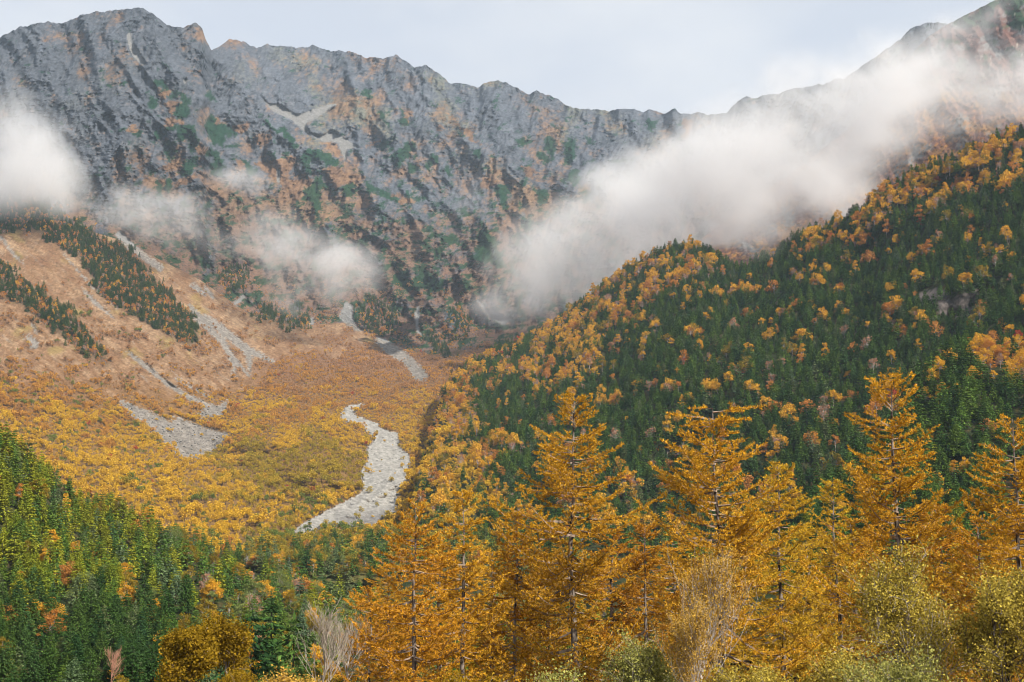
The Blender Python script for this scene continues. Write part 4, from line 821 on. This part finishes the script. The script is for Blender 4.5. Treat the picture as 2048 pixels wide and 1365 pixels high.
for i, (u, v, Y, sd_, lf, lab) in enumerate([(1290, 1265, 64, 31, LG, 'pale green willow bush left of the slim white birch'), (1120, 1325, 58, 33, LG, 'small pale willow bush at the bottom edge under the broad larch'),
  (1500, 1325, 60, 34, LO, 'green-gold bush right of the slim white birch'), (1700, 1290, 60, 36, LO, 'leafy green-gold bush left of the white forked trunk'), (1790, 1285, 56, 37, LG, 'fresh green bush at the bottom edge under the leafy tree'),
  (600, 1335, 66, 39, LB, 'tan twiggy bush at the bottom edge under the leftmost larch'), (900, 1340, 62, 42, LY, 'golden bush at the bottom edge under the slender larch'), (470, 1345, 90, 43, LY, 'dull gold bush at the bottom edge under the round-crowned tree')]):
    near_tree('bush', u, v, Y, sd_, lab, 'bush', M['birchbark'], lf, 6, .115, .8, (6, 6, 5, 3), 3, .3, stems=4, rad=.045, puff=.20)
near_tree('bare_tree', 222, 1290, 100, 44, 'small reddish leafless tree among the dark firs at bottom left', 'bare tree', REDB, None, spread=.5, kids=(12, 6, 4, 3), up=.42, rad=.05, tf=.88)
# dark firs in the bottom left corner
rc = np.random.default_rng(5); kf = 0
for (u, vt, Y) in [(550, 1190, 240), (505, 1215, 230), (590, 1225, 220)]:
    b = unproj(np.array([u]), np.array([vt]), np.array([Y]))[0]; gz = ground_z(b[0], Y) - .5; s = (b[2] - gz) / 12.8; me = pool_near['fir', 'dark green'][kf % 6]; kf += 1
    side = 'by the bottom left corner' if u < 100 else 'among dark firs at bottom left' if u < 400 else 'behind the bare grey tree'
    copy_thing('fir_tree', me, (b[0], Y, gz), s, rc.random() * 6.28, f'shaded dark fir {side}, top at {"mid" if vt < 1220 else "low"} height', 'fir tree', f'dark firs {side}', .9)
# boulders on the gravel
ru = np.random.default_rng(8); bo = []
def boulder(seed):
    import bmesh
    bm = bmesh.new(); bmesh.ops.create_icosphere(bm, subdivisions=2, radius=1); r = np.random.default_rng(seed)
    for v in bm.verts: v.co = Vector(v.co) * (1 + .28 * float(pn3(np.array([v.co.x * 1.3 + seed]), np.array([v.co.y * 1.3]), np.array([v.co.z * 1.3]))[0])); v.co.z *= .7
    me = bpy.data.meshes.new('boulder'); bm.to_mesh(me); bm.free(); me.materials.append(M['stone']); return me
BM = [boulder(s) for s in range(3)]
ug = scatter(A, 600, 830, 810, 1075, lambda u, v: .30 * sst(.5, .9, msample(mRIVER, u, v)), 2, 3, 9, front=(B,))
ug2 = scatter(A, 230, 470, 795, 920, lambda u, v: .20 * sst(.5, .9, msample(mSCREE, u, v)), 2, 3, 10)
instancer('boulder_field', [(BM[ru.integers(3)], p + np.array([0, 0, .6]), .4 + 1.0 * ru.random() ** 3) for p in np.concatenate([ug[2], ug2[2]])], 'grey boulders strewn over the gravel bed and scree fan', 'boulders')

# ------------------------------------------------------------------ low cloud, as real vapour
def cloud(name, label, blobs, box, vox, dens, seed, nscale=135.0, k=.9):
    mn, mx_ = np.array(box[0], float), np.array(box[1], float); n = np.maximum(((mx_ - mn) / vox).astype(int), 8)
    ax = [np.linspace(mn[i], mx_[i], n[i]) for i in range(3)]
    Z, Yg, X = np.meshgrid(ax[2], ax[1], ax[0], indexing='ij'); sm = np.zeros(X.shape)
    for (u, v, Y, ru_, rv_, rY, amp) in blobs:
        c = unproj(np.array([float(u)]), np.array([float(v)]), np.array([float(Y)]))[0]; a = ru_ * Y / F; b = rv_ * Y / F
        sm += amp * np.exp(-(((X - c[0]) / a) ** 2 + ((Z - c[2]) / b) ** 2 + ((Yg - c[1]) / rY) ** 2))
    wx = nscale * .35 * fbm3(X / nscale + 40, Yg / nscale, Z / nscale, 2); wz = nscale * .35 * fbm3(X / nscale + 80, Yg / nscale, Z / nscale, 2)
    nf = fbm3((X + wx) / nscale + seed, Yg / nscale, (Z + wz) / (nscale * .8), 5, .68) * 2.1
    smc = 1 - np.exp(-1.25 * sm); q = smc * 1.32 + 1.12 * nf * sst(0, .5, smc) - .56
    d = np.clip(q, 0, 1.3) ** 1.5 * sst(.04, .25, smc)
    e = 4
    for axis in range(3):        # fade to nothing before the box ends
        w = np.ones(d.shape[axis]); w[:e] = np.linspace(0, 1, e); w[-e:] = np.linspace(1, 0, e); sh = [1, 1, 1]; sh[axis] = -1; d = d * w.reshape(sh)
    nx, ny, nz_ = int(n[0]), int(n[1]), int(n[2])
    me = bpy.data.meshes.new(name); me.vertices.add(d.size); at = me.attributes.new('d', 'FLOAT', 'POINT'); at.data.foreach_set('value', d.astype(np.float32).ravel())
    g = bpy.data.node_groups.new(name, 'GeometryNodeTree'); g.interface.new_socket('Geometry', in_out='INPUT', socket_type='NodeSocketGeometry'); g.interface.new_socket('Geometry', in_out='OUTPUT', socket_type='NodeSocketGeometry')
    l = g.links.new; gi = N(g, 'NodeGroupInput'); go = N(g, 'NodeGroupOutput'); vc = N(g, 'GeometryNodeVolumeCube')
    vc.inputs['Min'].default_value = mn; vc.inputs['Max'].default_value = mx_; vc.inputs['Resolution X'].default_value = nx; vc.inputs['Resolution Y'].default_value = ny; vc.inputs['Resolution Z'].default_value = nz_
    ps = N(g, 'GeometryNodeInputPosition'); sx = N(g, 'ShaderNodeSeparateXYZ'); l(ps.outputs[0], sx.inputs[0]); ids = []
    for i, c in enumerate((nx, ny, nz_)):
        mr = N(g, 'ShaderNodeMapRange'); mr.inputs[1].default_value = mn[i]; mr.inputs[2].default_value = mx_[i]; mr.inputs[3].default_value = 0; mr.inputs[4].default_value = c - 1; l(sx.outputs[i], mr.inputs[0])
        ro = N(g, 'ShaderNodeMath', operation='ROUND'); l(mr.outputs[0], ro.inputs[0]); ids.append(ro.outputs[0])
    def mth(op, a, b):
        x = N(g, 'ShaderNodeMath', operation=op)
        for q, w in enumerate((a, b)):
            if isinstance(w, (int, float)): x.inputs[q].default_value = w
            else: l(w, x.inputs[q])
        return x.outputs[0]
    yi = mth('ADD', mth('MULTIPLY', ids[2], float(ny)), ids[1]); fi = N(g, 'FunctionNodeFloatToInt')
    ii = N(g, 'FunctionNodeIntegerMath', operation='MULTIPLY_ADD'); l(yi, ii.inputs[0]); ii.inputs[1].default_value = nx; l(ids[0], ii.inputs[2])
    si = N(g, 'GeometryNodeSampleIndex', data_type='FLOAT', domain='POINT', clamp=True); nad = N(g, 'GeometryNodeInputNamedAttribute', data_type='FLOAT'); nad.inputs['Name'].default_value = 'd'
    l(gi.outputs[0], si.inputs['Geometry']); l(nad.outputs['Attribute'], si.inputs['Value']); l(ii.outputs[0], si.inputs['Index']); l(si.outputs[0], vc.inputs['Density'])
    m, t = new_mat(name + '_vapour'); pv = N(t, 'ShaderNodeVolumePrincipled'); pv.inputs['Color'].default_value = (.945, .945, .955, 1); pv.inputs['Density'].default_value = dens; pv.inputs['Anisotropy'].default_value = .25
    ou = N(t, 'ShaderNodeOutputMaterial'); t.links.new(pv.outputs[0], ou.inputs['Volume'])
    sm_ = N(g, 'GeometryNodeSetMaterial'); sm_.inputs['Material'].default_value = m; l(vc.outputs[0], sm_.inputs[0]); l(sm_.outputs[0], go.inputs[0])
    me.materials.append(m)
    o = mk_obj(name, me, label=label, category='cloud', kind='stuff'); md = o.modifiers.new('vapour', 'NODES'); md.node_group = g
    return o
cloud('cloud', 'long white cloud bank streaming up behind the wooded right mountain', [
 (1050, 580, 2150, 90, 60, 150, .9), (1110, 540, 2150, 110, 75, 170, 1.0), (1180, 500, 2150, 120, 80, 180, 1.1), (1260, 450, 2150, 120, 90, 190, 1.1), (1350, 400, 2100, 120, 95, 190, 1.15), (1440, 370, 2000, 120, 100, 200, 1.2), (1520, 340, 1950, 120, 120, 210, 1.3),
 (1600, 330, 1900, 110, 120, 210, 1.3), (1660, 290, 1880, 110, 110, 200, 1.2), (1740, 250, 1850, 120, 90, 190, .9), (1850, 235, 1850, 140, 80, 180, .95), (1960, 200, 1850, 140, 85, 170, .95), (1620, 400, 1750, 90, 60, 150, .8), (1480, 450, 1700, 80, 50, 120, .8), (1530, 470, 1240, 60, 40, 80, .8),
 (1100, 430, 2300, 60, 55, 120, .62), (1020, 480, 2250, 50, 50, 110, .5), (1000, 600, 2150, 60, 40, 110, .7), (1400, 290, 2250, 70, 40, 130, .55), (1480, 260, 2200, 60, 40, 130, .5), (1180, 310, 2400, 40, 40, 100, .4), (1220, 370, 2300, 90, 40, 120, .55), (1320, 330, 2300, 80, 40, 120, .5), (1760, 150, 1900, 120, 60, 150, .55), (1880, 120, 1900, 110, 60, 150, .74), (1980, 70, 1900, 90, 60, 150, .68), (1700, 215, 1900, 90, 60, 150, .7), (1290, 560, 1650, 60, 25, 80, .25), (2080, 150, 1850, 100, 110, 150, .85)],
 ((-140, 1120, 250), (900, 2640, 1020)), 8.0, .0115, 3.3)
cloud('cloud', 'soft white cloud at the left edge in front of the rock face', [
 (20, 330, 1950, 90, 70, 120, 1.2), (70, 290, 1950, 80, 70, 120, 1.0), (-60, 330, 1950, 120, 100, 120, 1.2), (40, 240, 1950, 70, 45, 110, .6), (110, 340, 1950, 90, 60, 110, .9), (150, 370, 1950, 70, 40, 90, .7), (100, 250, 1950, 60, 40, 90, .6), (30, 140, 1950, 40, 40, 90, .35), (20, 390, 1900, 120, 25, 90, .5)],
 ((-1050, 1600, 380), (-420, 2250, 880)), 8.0, .0115, 8.1)
cloud('cloud', 'torn white wisps drifting low across the middle of the rock wall', [
 (240, 425, 2050, 80, 40, 100, .85), (330, 440, 2050, 90, 45, 100, .85), (420, 465, 2100, 90, 50, 110, .9), (500, 372, 2150, 75, 26, 90, .95), (180, 400, 2000, 80, 30, 80, .6), (560, 460, 2150, 70, 45, 100, .85), (600, 520, 2150, 80, 50, 110, 1.1), (670, 560, 2150, 90, 45, 110, 1.2), (570, 570, 2150, 70, 35, 100, .9), (720, 540, 2150, 50, 40, 90, .7), (640, 610, 2200, 70, 25, 80, .5), (770, 500, 2250, 50, 40, 80, .25), (900, 580, 2250, 60, 35, 80, .3)],
 ((-720, 1750, 300), (-20, 2450, 760)), 8.0, .0125, 5.7)
cloud('cloud', 'small faint puff of cloud left of the cloud bank', [(940, 375, 2300, 55, 45, 90, .7), (915, 400, 2300, 50, 40, 90, .5), (1000, 330, 2300, 40, 40, 90, .35)], ((-200, 2050, 440), (90, 2560, 820)), 9.0, .011, 6.4)

# ------------------------------------------------------------------ the air
hm, t = new_mat('haze_air'); pv = N(t, 'ShaderNodeVolumePrincipled'); pv.inputs['Color'].default_value = (.66, .82, 1.0, 1); pv.inputs['Density'].default_value = 4.8e-5; pv.inputs['Anisotropy'].default_value = .2
ou = N(t, 'ShaderNodeOutputMaterial'); t.links.new(pv.outputs[0], ou.inputs['Volume'])
x, y0, y1, z0, z1_ = 4700, -4700, 4700, -13, 1950
hv = [(-x, y0, z0), (x, y0, z0), (x, y1, z0), (-x, y1, z0), (-x, y0, z1_), (x, y0, z1_), (x, y1, z1_), (-x, y1, z1_)]
hme = bpy.data.meshes.new('haze'); hme.from_pydata(hv, [], [(0, 3, 2, 1), (4, 5, 6, 7), (0, 1, 5, 4), (1, 2, 6, 5), (2, 3, 7, 6), (3, 0, 4, 7)]); hme.materials.append(hm)
mk_obj('haze', hme, kind='stuff', label='pale blue air between the camera and the far rock wall', category='haze')
